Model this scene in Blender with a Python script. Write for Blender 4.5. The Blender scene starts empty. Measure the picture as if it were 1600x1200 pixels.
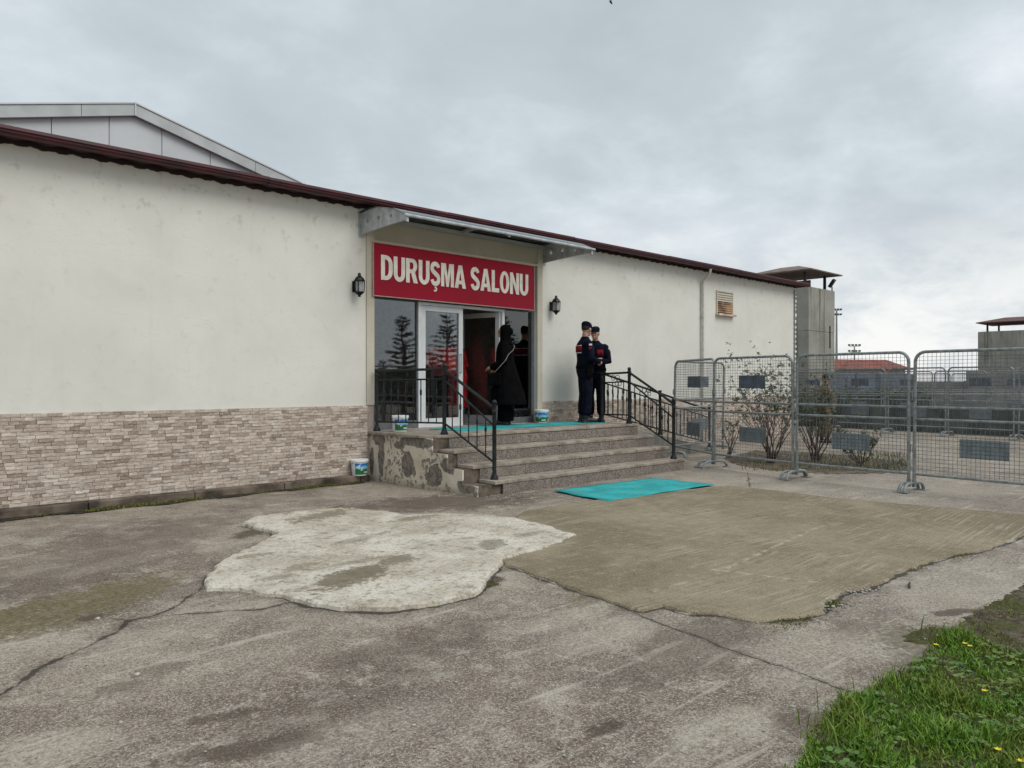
import bpy, bmesh, math, random
import numpy as np
from mathutils import Vector, Matrix
random.seed(7); np.random.seed(7)
R = math.radians
SC = bpy.context.scene
COL = SC.collection

# ------------------------------------------------------------------ camera
# world frame: x runs along the facade, facade plane is y = 0, camera stands 9.77 m in front of it
F = 1205.0; A = R(46.1); D = 9.77; HC = 1.45; HY = 598.0
ca, sa = math.cos(A), math.sin(A)
cam_d = bpy.data.cameras.new('camera'); cam = bpy.data.objects.new('camera', cam_d); COL.objects.link(cam)
cam_d.sensor_width = 36.0; cam_d.lens = F / 1600 * 36.0; cam_d.clip_start = 0.1; cam_d.clip_end = 3000
cam.location = (0, -D, HC)
cam.rotation_euler = (R(90) - math.atan(2 / F), 0, A - R(90))
SC.camera = cam
SC.render.resolution_x = 1024; SC.render.resolution_y = 768
SC.view_settings.view_transform = 'Standard'
SC.view_settings.look = 'None'
SC.view_settings.exposure = 0.2
SC.view_settings.gamma = 1.0
SC.view_settings.use_curve_mapping = False
SC.cycles.transparent_max_bounces = 24
SC.cycles.max_bounces = 8

# ------------------------------------------------------------------ node helper
class NT:
    def __init__(s, nt): s.t = nt; s.n = nt.nodes; s.l = nt.links
    def new(s, typ, **kw):
        n = s.n.new(typ)
        for k, v in kw.items(): setattr(n, k, v)
        return n
    def put(s, sock, v):
        if v is None: return
        if isinstance(v, bpy.types.NodeSocket): s.l.new(v, sock)
        else:
            if isinstance(v, (tuple, list)) and len(v) == 3 and sock.type == 'RGBA': v = (*v, 1)
            sock.default_value = v
    def math(s, op, a, b=0.0, c=None, clamp=False):
        n = s.new('ShaderNodeMath', operation=op, use_clamp=clamp)
        s.put(n.inputs[0], a); s.put(n.inputs[1], b)
        if c is not None: s.put(n.inputs[2], c)
        return n.outputs[0]
    def vmath(s, op, a, b=None, out=0):
        n = s.new('ShaderNodeVectorMath', operation=op)
        s.put(n.inputs[0], a); s.put(n.inputs[1], b)
        return n.outputs[out]
    def noise(s, vec, scale, detail=4, rough=0.55, dist=0.0, col=False):
        n = s.new('ShaderNodeTexNoise'); s.put(n.inputs['Vector'], vec)
        n.inputs['Scale'].default_value = scale; n.inputs['Detail'].default_value = detail
        n.inputs['Roughness'].default_value = rough; n.inputs['Distortion'].default_value = dist
        return n.outputs['Color' if col else 'Fac']
    def vor(s, vec, scale, feature='F1', out='Distance'):
        n = s.new('ShaderNodeTexVoronoi', feature=feature); s.put(n.inputs['Vector'], vec)
        n.inputs['Scale'].default_value = scale
        return n.outputs[out]
    def wave(s, vec, scale, dist=0, detail=2, axis='X', dscale=1.0):
        n = s.new('ShaderNodeTexWave', bands_direction=axis); s.put(n.inputs['Vector'], vec)
        n.inputs['Scale'].default_value = scale; n.inputs['Distortion'].default_value = dist
        n.inputs['Detail'].default_value = detail; n.inputs['Detail Scale'].default_value = dscale
        return n.outputs['Fac']
    def mr(s, v, a, b, c=0.0, d=1.0, smooth=True):
        n = s.new('ShaderNodeMapRange'); n.interpolation_type = 'SMOOTHSTEP' if smooth else 'LINEAR'
        s.put(n.inputs['Value'], v)
        for k, x in (('From Min', a), ('From Max', b), ('To Min', c), ('To Max', d)): s.put(n.inputs[k], x)
        return n.outputs[0]
    def mix(s, fac, a, b, mode='MIX'):
        n = s.new('ShaderNodeMix', data_type='RGBA', blend_type=mode); n.clamp_factor = True
        s.put(n.inputs[0], fac); s.put(n.inputs[6], a); s.put(n.inputs[7], b)
        return n.outputs[2]
    def map(s, vec, loc=(0, 0, 0), rot=(0, 0, 0), scale=(1, 1, 1)):
        n = s.new('ShaderNodeMapping'); s.put(n.inputs[0], vec)
        n.inputs[1].default_value = loc; n.inputs[2].default_value = rot; n.inputs[3].default_value = scale
        return n.outputs[0]
    def obj(s): return s.new('ShaderNodeTexCoord').outputs['Object']
    def attr(s, name): return s.new('ShaderNodeAttribute', attribute_name=name).outputs['Fac']
    def bump(s, h, strength=0.5, dist=0.01, nrm=None):
        n = s.new('ShaderNodeBump'); s.put(n.inputs['Height'], h)
        n.inputs['Strength'].default_value = strength; n.inputs['Distance'].default_value = dist
        s.put(n.inputs['Normal'], nrm)
        return n.outputs[0]
    def island(s):
        g = s.new('ShaderNodeNewGeometry').outputs['Random Per Island']
        o = s.new('ShaderNodeObjectInfo').outputs['Random']
        return s.math('FRACT', s.math('ADD', g, o))
    def blobs(s, vec, noise, lst, k=0.6):
        acc = None
        for (cx, cy, rx, ry, rot, st) in lst:
            m = s.map(vec, loc=(0, 0, 0))
            v = s.vmath('SUBTRACT', vec, (cx, cy, 0))
            if rot:
                r = s.new('ShaderNodeVectorRotate', rotation_type='Z_AXIS'); s.put(r.inputs['Vector'], v)
                r.inputs['Angle'].default_value = -R(rot); v = r.outputs[0]
            v = s.vmath('MULTIPLY', v, (1 / rx, 1 / ry, 0))
            d = s.vmath('LENGTH', v, None, out=1)
            d = s.math('ADD', d, s.math('MULTIPLY', s.math('SUBTRACT', noise, 0.5), k * 2))
            f = s.mr(d, 0.6, 1.1, st, 0.0)
            acc = f if acc is None else s.math('MAXIMUM', acc, f)
        return acc

def new_mat(name):
    m = bpy.data.materials.new(name); m.use_nodes = True
    nt = NT(m.node_tree); b = nt.n['Principled BSDF']
    return m, nt, b
def setc(b, nt, col=None, rough=None, metal=None, nrm=None, spec=None):
    if col is not None: nt.put(b.inputs['Base Color'], col)
    if rough is not None: nt.put(b.inputs['Roughness'], rough)
    if metal is not None: nt.put(b.inputs['Metallic'], metal)
    if nrm is not None: nt.put(b.inputs['Normal'], nrm)
    if spec is not None: nt.put(b.inputs['Specular IOR Level'], spec)
def simple(name, col, rough=0.6, metal=0.0, var=0.12, scale=12, bump=0.1, bscale=60, bdist=0.004, spec=0.4):
    m, nt, b = new_mat(name); o = nt.obj()
    n1 = nt.noise(o, scale, 5); n2 = nt.noise(o, bscale, 4)
    dark = tuple(c * (1 - var * 1.6) for c in col); lite = tuple(min(1, c * (1 + var)) for c in col)
    c = nt.mix(nt.mr(n1, 0.3, 0.7), dark, lite)
    setc(b, nt, c, nt.mr(n1, 0.2, 0.8, max(0.05, rough - 0.08), min(1, rough + 0.08)), metal, nt.bump(n2, bump, bdist), spec)
    return m

# ------------------------------------------------------------------ world: overcast sky
w = bpy.data.worlds.new('World'); SC.world = w; w.use_nodes = True
nt = NT(w.node_tree); bg = nt.n['Background']
sky = nt.new('ShaderNodeTexSky', sky_type='NISHITA'); sky.sun_disc = False
SUN_EL, SUN_ROT = R(48), R(215)
sky.sun_elevation = SUN_EL; sky.sun_rotation = SUN_ROT
vec = nt.new('ShaderNodeTexCoord').outputs['Generated']
sep = nt.new('ShaderNodeSeparateXYZ'); nt.put(sep.inputs[0], vec)
zc = nt.math('ADD', nt.math('MAXIMUM', sep.outputs[2], 0.0), 0.30)
pl = nt.new('ShaderNodeCombineXYZ')
nt.put(pl.inputs[0], nt.math('DIVIDE', sep.outputs[0], zc)); nt.put(pl.inputs[1], nt.math('DIVIDE', sep.outputs[1], zc))
P = nt.map(pl.outputs[0], loc=(1.3, .4, 0), rot=(0, 0, R(46)), scale=(1.25, 1.35, 1))
big = nt.noise(P, 0.8, 7, 0.55, 0.2)
med = nt.noise(P, 3.2, 8, 0.6, 0.15)
f = nt.math('ADD', nt.math('MULTIPLY', big, 0.68), nt.math('MULTIPLY', med, 0.32))
cl = nt.new('ShaderNodeValToRGB'); nt.put(cl.inputs[0], f)
e = cl.color_ramp.elements
e[0].position = 0.33; e[0].color = (0.44, 0.49, 0.525, 1)
e[1].position = 0.66; e[1].color = (0.76, 0.81, 0.84, 1)
x = cl.color_ramp.elements.new(0.47); x.color = (0.50, 0.555, 0.595, 1)
x = cl.color_ramp.elements.new(0.55); x.color = (0.58, 0.64, 0.68, 1)
# paler, warmer layer towards the horizon
puff = nt.noise(nt.map(vec, scale=(7, 7, 15)), 1.0, 8, 0.6, 0.2)
hz = nt.mix(nt.mr(puff, 0.38, 0.62), (0.60, 0.645, 0.68), (0.86, 0.865, 0.85))
cc = nt.mix(nt.mr(sep.outputs[2], 0.05, 0.24, 1.0, 0.0), cl.outputs[0], hz)
up = nt.mr(sep.outputs[2], 0.45, 0.95, 1.0, 1.5)
cc = nt.mix(1.0, cc, up, 'MULTIPLY')
skyc = nt.mix(1.0, sky.outputs[0], (0.1, 0.1, 0.1), 'MULTIPLY')
fin = nt.mix(0.95, skyc, cc)
nt.put(bg.inputs[0], fin); bg.inputs[1].default_value = 1.0
sun_d = bpy.data.lights.new('sun', 'SUN'); sun = bpy.data.objects.new('sun', sun_d); COL.objects.link(sun)
sun_d.energy = 1.5; sun_d.angle = R(35); sun_d.color = (1.0, 0.955, 0.89)
az = R(-80)   # the brighter part of the cloud stands in front of the facade
sd = Vector((math.cos(SUN_EL) * math.cos(az), math.cos(SUN_EL) * math.sin(az), math.sin(SUN_EL)))
sun.rotation_euler = sd.to_track_quat('Z', 'Y').to_euler()
sky.sun_rotation = R(90) - az

# ------------------------------------------------------------------ geometry helpers
def G(px, py, z=0.0):
    """point of the horizontal plane z seen at pixel px,py of the 1600x1200 photograph"""
    Z = F * (HC - z) / (py - HY); X = (px - 800) / F * Z
    return (Z * ca + X * sa, -D + Z * sa - X * ca)
def CW(X, Z):
    return (Z * ca + X * sa, -D + Z * sa - X * ca)
def WP(px, py, y=0.0):
    u = (px - 800) / F; Z = (D + y) / (sa - u * ca)
    return (Z * (ca + u * sa), HC - (py - HY) * Z / F)
def link(o, parent=None):
    COL.objects.link(o)
    if parent is not None: o.parent = parent
    return o
def tag(o, label=None, cat=None, group=None, kind=None):
    if label: o['label'] = label
    if cat: o['category'] = cat
    if group: o['group'] = group
    if kind: o['kind'] = kind
    return o
def empty(name, loc=(0, 0, 0), rz=0, label=None, cat=None, group=None):
    o = bpy.data.objects.new(name, None); COL.objects.link(o)
    o.location = loc; o.rotation_euler = (0, 0, rz); o.empty_display_size = 0.2
    return tag(o, label, cat, group)
KIDS = {}
def copy_tree(o, parent=None, loc=None, rz=None):
    c = o.copy(); COL.objects.link(c)
    if parent is not None: c.parent = parent
    if loc is not None: c.location = loc
    if rz is not None: c.rotation_euler = (0, 0, rz)
    for ch in o.children: copy_tree(ch, c)
    return c

class MB:
    def __init__(s): s.v = []; s.f = []; s.m = None
    def _add(s, vs, fs):
        n = len(s.v)
        if s.m is not None: vs = [tuple(s.m @ Vector(p)) for p in vs]
        s.v.extend(vs); s.f.extend([tuple(i + n for i in f) for f in fs]); return s
    def box(s, x0, x1, y0, y1, z0, z1):
        vs = [(x, y, z) for z in (z0, z1) for y in (y0, y1) for x in (x0, x1)]
        return s._add(vs, [(0, 2, 3, 1), (4, 5, 7, 6), (0, 1, 5, 4), (2, 6, 7, 3), (0, 4, 6, 2), (1, 3, 7, 5)])
    def tube(s, pts, r, n=8, cap=True, closed=False):
        pts = [Vector(p) for p in pts]; k = len(pts)
        rs = r if isinstance(r, (list, tuple)) else [r] * k
        vs = []; fs = []; nrm = None
        for i, p in enumerate(pts):
            if closed: t = pts[(i + 1) % k] - pts[i - 1]
            elif i == 0: t = pts[1] - p
            elif i == k - 1: t = p - pts[i - 1]
            else: t = (pts[i + 1] - p).normalized() + (p - pts[i - 1]).normalized()
            if t.length < 1e-9: t = Vector((0, 0, 1))
            t.normalize()
            if nrm is None:
                a = Vector((0, 0, 1)) if abs(t.z) < 0.9 else Vector((1, 0, 0))
                nrm = (a - t * a.dot(t)).normalized()
            else:
                nrm = nrm - t * nrm.dot(t)
                nrm = nrm.normalized() if nrm.length > 1e-6 else t.orthogonal().normalized()
            b = t.cross(nrm)
            rr = rs[i]; rx, ry = rr if isinstance(rr, (tuple, list)) else (rr, rr)
            for j in range(n):
                a = 2 * math.pi * (j + 0.5) / n
                vs.append(tuple(p + nrm * (math.cos(a) * rx) + b * (math.sin(a) * ry)))
        kk = k if closed else k - 1
        for i in range(kk):
            for j in range(n):
                a = i * n + j; b2 = i * n + (j + 1) % n; i2 = ((i + 1) % k) * n
                fs.append((a, b2, i2 + (j + 1) % n, i2 + j))
        if cap and not closed:
            fs.append(tuple(range(n - 1, -1, -1))); fs.append(tuple((k - 1) * n + j for j in range(n)))
        return s._add(vs, fs)
    def lathe(s, prof, cx=0, cy=0, n=16):
        vs = []; fs = []
        for r, z in prof:
            for j in range(n):
                a = 2 * math.pi * j / n; vs.append((cx + r * math.cos(a), cy + r * math.sin(a), z))
        for i in range(len(prof) - 1):
            for j in range(n):
                fs.append((i * n + j, i * n + (j + 1) % n, (i + 1) * n + (j + 1) % n, (i + 1) * n + j))
        fs.append(tuple(range(n - 1, -1, -1))); fs.append(tuple((len(prof) - 1) * n + j for j in range(n)))
        return s._add(vs, fs)
    def loft(s, secs, n=18):
        """secs: (z, cx, cy, rx, ry)"""
        vs = []; fs = []
        for z, cx, cy, rx, ry in secs:
            for j in range(n):
                a = 2 * math.pi * j / n; vs.append((cx + rx * math.cos(a), cy + ry * math.sin(a), z))
        for i in range(len(secs) - 1):
            for j in range(n):
                fs.append((i * n + j, i * n + (j + 1) % n, (i + 1) * n + (j + 1) % n, (i + 1) * n + j))
        fs.append(tuple(range(n - 1, -1, -1))); fs.append(tuple((len(secs) - 1) * n + j for j in range(n)))
        return s._add(vs, fs)
    def ell(s, c, r, n=14, m=9):
        secs = []
        for i in range(m + 1):
            a = -math.pi / 2 + math.pi * i / m
            k = max(0.02, math.cos(a)); secs.append((c[2] + r[2] * math.sin(a), c[0], c[1], r[0] * k, r[1] * k))
        return s.loft(secs, n)
    def prism(s, poly, d0, d1, plane='xz'):
        """extrude polygon (2-D list) between d0 and d1 along the missing axis"""
        n = len(poly)
        def p3(a, b, d): return (a, d, b) if plane == 'xz' else ((d, a, b) if plane == 'yz' else (a, b, d))
        vs = [p3(a, b, d0) for a, b in poly] + [p3(a, b, d1) for a, b in poly]
        fs = [tuple(range(n)), tuple(range(2 * n - 1, n - 1, -1))] + [(i, (i + 1) % n, n + (i + 1) % n, n + i) for i in range(n)]
        return s._add(vs, fs)
    def build(s, name, mat, parent=None, smooth=False, bevel=0, fix=True):
        me = bpy.data.meshes.new(name); me.from_pydata(s.v, [], s.f)
        if fix:
            bm = bmesh.new(); bm.from_mesh(me); bmesh.ops.recalc_face_normals(bm, faces=bm.faces); bm.to_mesh(me); bm.free()
        if mat is not None: me.materials.append(mat)
        if smooth:
            me.polygons.foreach_set('use_smooth', [True] * len(me.polygons))
            me.set_sharp_from_angle(angle=R(42))
        o = bpy.data.objects.new(name, me); link(o, parent)
        if bevel:
            b = o.modifiers.new('bevel', 'BEVEL'); b.width = bevel; b.segments = 2; b.limit_method = 'ANGLE'
        return o
def obj_mesh(name, me, parent=None, loc=(0, 0, 0), rot=(0, 0, 0), scale=(1, 1, 1)):
    o = bpy.data.objects.new(name, me); link(o, parent); o.location = loc; o.rotation_euler = rot; o.scale = scale
    return o

# ------------------------------------------------------------------ materials
def plaster(name, base, dark, stain=True):
    m, nt, b = new_mat(name); o = nt.obj()
    n1 = nt.noise(o, 0.9, 6, 0.6, 0.4); n2 = nt.noise(o, 6, 6, 0.65); n3 = nt.noise(o, 90, 3, 0.6)
    c = nt.mix(nt.mr(n1, 0.35, 0.65), dark, base)
    c = nt.mix(nt.math('MULTIPLY', nt.mr(n2, 0.56, 0.68), 0.22), c, tuple(k * 0.72 for k in dark))
    ver = nt.noise(nt.map(o, scale=(3.5, 3.5, 0.28)), 1.6, 5, 0.6)
    c = nt.mix(nt.math('MULTIPLY', nt.mr(ver, 0.55, 0.75), 0.18), c, tuple(k * 0.8 for k in dark))
    # hairline scratches and trowel marks
    sc = nt.noise(nt.map(o, rot=(0, R(8), 0), scale=(0.8, 1, 7)), 3.2, 5, 0.6, 0.8)
    line = nt.mr(nt.math('ABSOLUTE', nt.math('SUBTRACT', sc, 0.5)), 0.0, 0.006, 1.0, 0.0)
    line = nt.math('MULTIPLY', line, nt.mr(n1, 0.5, 0.62))
    c = nt.mix(nt.math('MULTIPLY', line, 0.5), c, tuple(k * 0.55 for k in dark))
    if stain:
        sp = nt.new('ShaderNodeSeparateXYZ'); nt.put(sp.inputs[0], o)
        low = nt.mr(sp.outputs[2], 1.1, 1.45, 1.0, 0.0)
        c = nt.mix(nt.math('MULTIPLY', nt.math('MULTIPLY', low, nt.mr(n2, 0.4, 0.6)), 0.30), c, (0.60, 0.61, 0.56))
        # damp flaking above and to the right of the entrance
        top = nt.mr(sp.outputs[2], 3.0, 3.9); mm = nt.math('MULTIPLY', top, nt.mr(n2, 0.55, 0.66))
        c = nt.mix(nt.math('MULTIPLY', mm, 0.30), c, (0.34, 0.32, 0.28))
    h = nt.math('ADD', nt.math('MULTIPLY', n2, 0.9), nt.math('MULTIPLY', n3, 0.18))
    setc(b, nt, c, 0.85, 0, nt.bump(h, 0.35, 0.012), 0.25)
    return m
M = {}
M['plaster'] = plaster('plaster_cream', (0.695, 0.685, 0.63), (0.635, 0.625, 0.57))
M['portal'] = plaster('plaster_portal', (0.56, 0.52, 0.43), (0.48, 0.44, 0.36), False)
M['interior'] = simple('interior_wall', (0.62, 0.55, 0.50), 0.9)
M['gutter'] = simple('gutter_red', (0.060, 0.008, 0.013), 0.5, 0, 0.35, 3, 0.1, 40, 0.003)
M['soffit'] = simple('soffit_brown', (0.028, 0.012, 0.012), 0.75)
M['alu'] = simple('white_aluminium', (0.62, 0.64, 0.65), 0.35, 0.0, 0.05, 5, 0.02)
M['silver'] = simple('painted_bracket', (0.43, 0.45, 0.455), 0.5, 0.2, 0.15, 9, 0.1)
M['black'] = simple('black_iron', (0.017, 0.021, 0.022), 0.5, 0.3, 0.3, 14, 0.15, 80, 0.002)
M['galv'] = simple('galvanised_tube', (0.25, 0.27, 0.265), 0.5, 0.35, 0.22, 14, 0.12, 50, 0.002)
M['wire'] = simple('galvanised_wire', (0.17, 0.185, 0.19), 0.55, 0.3, 0.25, 9, 0.0)
M['plate'] = simple('barrier_plate', (0.20, 0.235, 0.25), 0.55, 0.2, 0.2, 5, 0.05)
M['plate_blue'] = simple('barrier_plate_blue', (0.12, 0.145, 0.19), 0.6, 0.1, 0.2, 5, 0.05)
M['teal'] = None
M['lead'] = simple('black_lantern', (0.010, 0.010, 0.011), 0.4, 0.4, 0.2)
M['panelw'] = simple('cladding_panel', (0.52, 0.545, 0.56), 0.5, 0.0, 0.06, 0.8, 0.03, 3)
M['fascia'] = simple('grey_fascia', (0.42, 0.44, 0.44), 0.45, 0.1, 0.08, 2, 0.03, 8)
M['concrete'] = None
M['navy'] = simple('navy_cloth', (0.007, 0.0085, 0.018), 0.95, 0, 0.3, 9, 0.9, 22, 0.012, 0.08)
M['blackcloth'] = simple('black_cloth', (0.0035, 0.0035, 0.004), 0.95, 0, 0.3, 6, 0.8, 14, 0.015, 0.05)
M['redpatch'] = simple('red_patch', (0.20, 0.012, 0.02), 0.9, 0, .3, 20, .1, 60, .004, .1)
M['whitepatch'] = simple('white_patch', (0.65, 0.65, 0.65), 0.8)
M['redcloth'] = simple('dark_red_cloth', (0.30, 0.018, 0.022), 0.9, 0, 0.3, 6, 0.7, 14, 0.012, 0.05)
M['skin'] = simple('skin', (0.40, 0.23, 0.16), 0.55, 0, 0.1, 20, 0.05)
M['hair'] = simple('dark_hair', (0.02, 0.015, 0.012), 0.8, 0, 0.3, 60, 0.5, 200, 0.003)
M['boot'] = simple('boot_leather', (0.012, 0.011, 0.011), 0.45)
M['bucketw'] = simple('white_plastic', (0.78, 0.80, 0.80), 0.35, 0, 0.03)
M['strap'] = simple('pale_strap', (0.22, 0.20, 0.185), 0.6)
M['redsign'] = simple('sign_red', (0.31, 0.005, 0.024), 0.45, 0, 0.06, 1.2, 0.02, 60, .004, .2)
M['letter'] = simple('sign_letter', (0.86, 0.83, 0.78), 0.5, 0, 0.10, 7, 0.03)
M['flower'] = simple('yellow_petal', (0.75, 0.55, 0.02), 0.6)
M['roofred'] = simple('roof_tile_red', (0.21, 0.060, 0.040), 0.8, 0, 0.3, 2, 0.4, 6, 0.05)
M['soildark'] = simple('gap_soil', (0.035, 0.028, 0.018), 0.95, 0, 0.4, 12, 0.9, 50, 0.02)
M['twig'] = simple('twig_bark', (0.080, 0.045, 0.034), 0.9, 0, 0.3, 30, 0.4)
M['stonepeb'] = simple('pebble', (0.36, 0.34, 0.31), 0.9, 0, 0.3, 20, 0.3)
M['rust'] = simple('rusty_louver', (0.33, 0.20, 0.12), 0.8, 0.1, 0.5, 3, 0.3)
M['lampglass'] = simple('lantern_glass', (0.30, 0.31, 0.31), 0.15, 0, 0.2)

def camo():
    m, nt, b = new_mat('brown_camo_cloth'); o = nt.obj()
    n = nt.noise(o, 9, 3); n2 = nt.noise(nt.map(o, loc=(4, 2, 1)), 12, 3)
    c = nt.mix(nt.mr(n, 0.5, 0.53), (0.13, 0.095, 0.055), (0.06, 0.06, 0.035))
    c = nt.mix(nt.mr(n2, 0.56, 0.59), c, (0.20, 0.16, 0.11))
    setc(b, nt, c, 0.9); return m
M['camo'] = camo()

def concrete_wall():
    m, nt, b = new_mat('weathered_concrete'); o = nt.obj()
    n1 = nt.noise(o, 0.7, 6, 0.6, 0.3); n2 = nt.noise(o, 9, 5)
    ver = nt.noise(nt.map(o, scale=(2.6, 2.6, 0.12)), 1.2, 5, 0.6)
    c = nt.mix(nt.mr(n1, 0.35, 0.65), (0.215, 0.21, 0.18), (0.30, 0.295, 0.26))
    c = nt.mix(nt.math('MULTIPLY', nt.mr(ver, 0.50, 0.64), 0.8), c, (0.09, 0.083, 0.065))
    c = nt.mix(nt.math('MULTIPLY', nt.mr(n2, 0.5, 0.7), 0.25), c, (0.36, 0.345, 0.31))
    setc(b, nt, c, 0.9, 0, nt.bump(n2, 0.3, 0.02)); return m
M['concrete'] = concrete_wall()

def stone_mat():
    m, nt, b = new_mat('split_stone_tile'); o = nt.obj()
    r = nt.island()
    ramp = nt.new('ShaderNodeValToRGB'); nt.put(ramp.inputs[0], r); el = ramp.color_ramp.elements
    el[0].position = 0; el[0].color = (0.25, 0.19, 0.15, 1)
    el[1].position = 1; el[1].color = (0.70, 0.64, 0.56, 1)
    for p, c in ((0.15, (0.34, 0.265, 0.215, 1)), (0.36, (0.62, 0.54, 0.46, 1)), (0.52, (0.42, 0.335, 0.275, 1)), (0.70, (0.66, 0.585, 0.50, 1)), (0.86, (0.50, 0.42, 0.35, 1))):
        x = el.new(p); x.color = c
    geo = nt.new('ShaderNodeNewGeometry').outputs['Position']
    n1 = nt.noise(nt.map(geo, scale=(1, 1, 3)), 14, 6, 0.7); n2 = nt.noise(nt.map(geo, scale=(0.6, 1, 2.2)), 38, 4, 0.6)
    c = nt.mix(nt.math('MULTIPLY', nt.mr(n1, 0.42, 0.60), 0.60), ramp.outputs[0], (0.31, 0.25, 0.21))
    c = nt.mix(nt.math('MULTIPLY', nt.mr(n2, 0.50, 0.64), 0.5), c, (0.64, 0.58, 0.51))
    setc(b, nt, c, 0.85, 0, nt.bump(n1, 0.7, 0.012), 0.25); return m
M['stone'] = stone_mat()

def granite():
    m, nt, b = new_mat('granite_slab'); o = nt.obj()
    n = nt.noise(o, 160, 3, 0.6); v = nt.vor(o, 130, 'F1', 'Color'); n1 = nt.noise(o, 2.2, 5, 0.6)
    s = nt.new('ShaderNodeSeparateColor'); nt.put(s.inputs[0], v)
    c = nt.mix(nt.mr(s.outputs[0], 0.25, 0.75), (0.105, 0.092, 0.08), (0.335, 0.29, 0.25))
    c = nt.mix(nt.mr(s.outputs[1], 0.78, 0.95), c, (0.05, 0.045, 0.042))
    c = nt.mix(nt.math('MULTIPLY', nt.mr(n1, 0.45, 0.72), 0.45), c, (0.11, 0.095, 0.08))
    n4 = nt.noise(nt.map(o, scale=(1, 1, 0.3)), 11, 5)
    c = nt.mix(nt.math('MULTIPLY', nt.mr(n4, 0.58, 0.72), 0.4), c, (0.07, 0.06, 0.045))
    setc(b, nt, c, 0.6, 0, nt.bump(n, 0.15, 0.003), 0.35); return m
M['granite'] = granite()
def nosing():
    m, nt, b = new_mat('worn_tread'); o = nt.obj()
    n1 = nt.noise(o, 5, 6, 0.65); n = nt.noise(o, 140, 3)
    c = nt.mix(nt.mr(n1, 0.35, 0.65), (0.20, 0.165, 0.13), (0.37, 0.32, 0.265))
    c = nt.mix(nt.math('MULTIPLY', nt.mr(n, 0.5, 0.7), 0.3), c, (0.14, 0.12, 0.10))
    setc(b, nt, c, 0.6, 0, nt.bump(n1, 0.15, 0.004), 0.35); return m
M['tread'] = nosing()
def peeled():
    m, nt, b = new_mat('peeling_cheek_paint'); o = nt.obj()
    sw = nt.new('ShaderNodeSeparateXYZ'); nt.put(sw.inputs[0], o)
    cb = nt.new('ShaderNodeCombineXYZ'); nt.put(cb.inputs[0], sw.outputs[1]); nt.put(cb.inputs[1], sw.outputs[2])
    v = cb.outputs[0]
    n1 = nt.noise(o, 4.2, 8, 0.66, 0.6); n2 = nt.noise(o, 15, 6, 0.65, 0.4); n3 = nt.noise(o, 2.0, 5)
    paint = nt.mix(nt.mr(n3, 0.35, 0.65), (0.50, 0.44, 0.35), (0.66, 0.60, 0.50))
    scr = nt.mix(nt.mr(n2, 0.35, 0.6), (0.115, 0.10, 0.085), (0.24, 0.215, 0.185))
    bl = nt.blobs(v, n1, [(-0.30, .28, .10, .42, 0, 1), (-0.98, .30, .17, .22, 0, 1), (-1.55, .20, .24, .14, 0, 1), (-1.2, .62, .5, .09, 0, 1),
                          (-0.25, .62, .18, .10, 0, 1), (-0.75, .56, .16, .06, 0, 1), (-1.85, .35, .16, .14, 0, 1), (-0.06, .30, .06, .25, 0, 1), (-2.2, .10, .2, .09, 0, 1)], 0.95)
    flake = nt.math('MULTIPLY', nt.mr(n2, 0.53, 0.55), nt.mr(nt.noise(o, 3.0, 4), 0.50, 0.54))
    msk = nt.math('MAXIMUM', nt.mr(bl, 0.45, 0.55), flake)
    c = nt.mix(msk, paint, scr)
    edge = nt.math('MULTIPLY', nt.mr(bl, 0.2, 0.42), nt.mr(bl, 0.45, 0.52, 1, 0))
    c = nt.mix(nt.math('MULTIPLY', edge, 0.4), c, (0.66, 0.63, 0.54))
    base = nt.math('MULTIPLY', nt.mr(sw.outputs[2], 0.02, 0.10, 1, 0), 0.5)
    c = nt.mix(base, c, (0.25, 0.205, 0.145))
    h = nt.math('ADD', nt.math('MULTIPLY', msk, -1.0), nt.math('MULTIPLY', n2, 0.5))
    setc(b, nt, c, 0.88, 0, nt.bump(h, 0.9, 0.012), 0.2); return m
M['peel'] = peeled()
def teal():
    m, nt, b = new_mat('teal_carpet'); o = nt.obj()
    n1 = nt.noise(o, 3, 5); n = nt.noise(o, 220, 3); n5 = nt.noise(o, 14, 4)
    c = nt.mix(nt.mr(n1, 0.35, 0.65), (0.025, 0.29, 0.30), (0.04, 0.40, 0.41))
    c = nt.mix(nt.math('MULTIPLY', nt.mr(n5, 0.50, 0.66), 0.55), c, (0.13, 0.30, 0.27))
    n7 = nt.noise(nt.map(o, loc=(5, 5, 0)), 5, 6, .7); c = nt.mix(nt.math('MULTIPLY', nt.mr(n7, 0.53, 0.66), 0.5), c, (0.16, 0.24, 0.20))
    c = nt.mix(nt.math('MULTIPLY', nt.mr(n, 0.5, 0.65), 0.35), c, (0.015, 0.18, 0.19))
    h = nt.math('ADD', nt.math('MULTIPLY', n, 0.1), n1)
    setc(b, nt, c, 0.95, 0, nt.bump(h, 0.5, 0.02), 0.1); return m
M['teal'] = teal()
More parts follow.
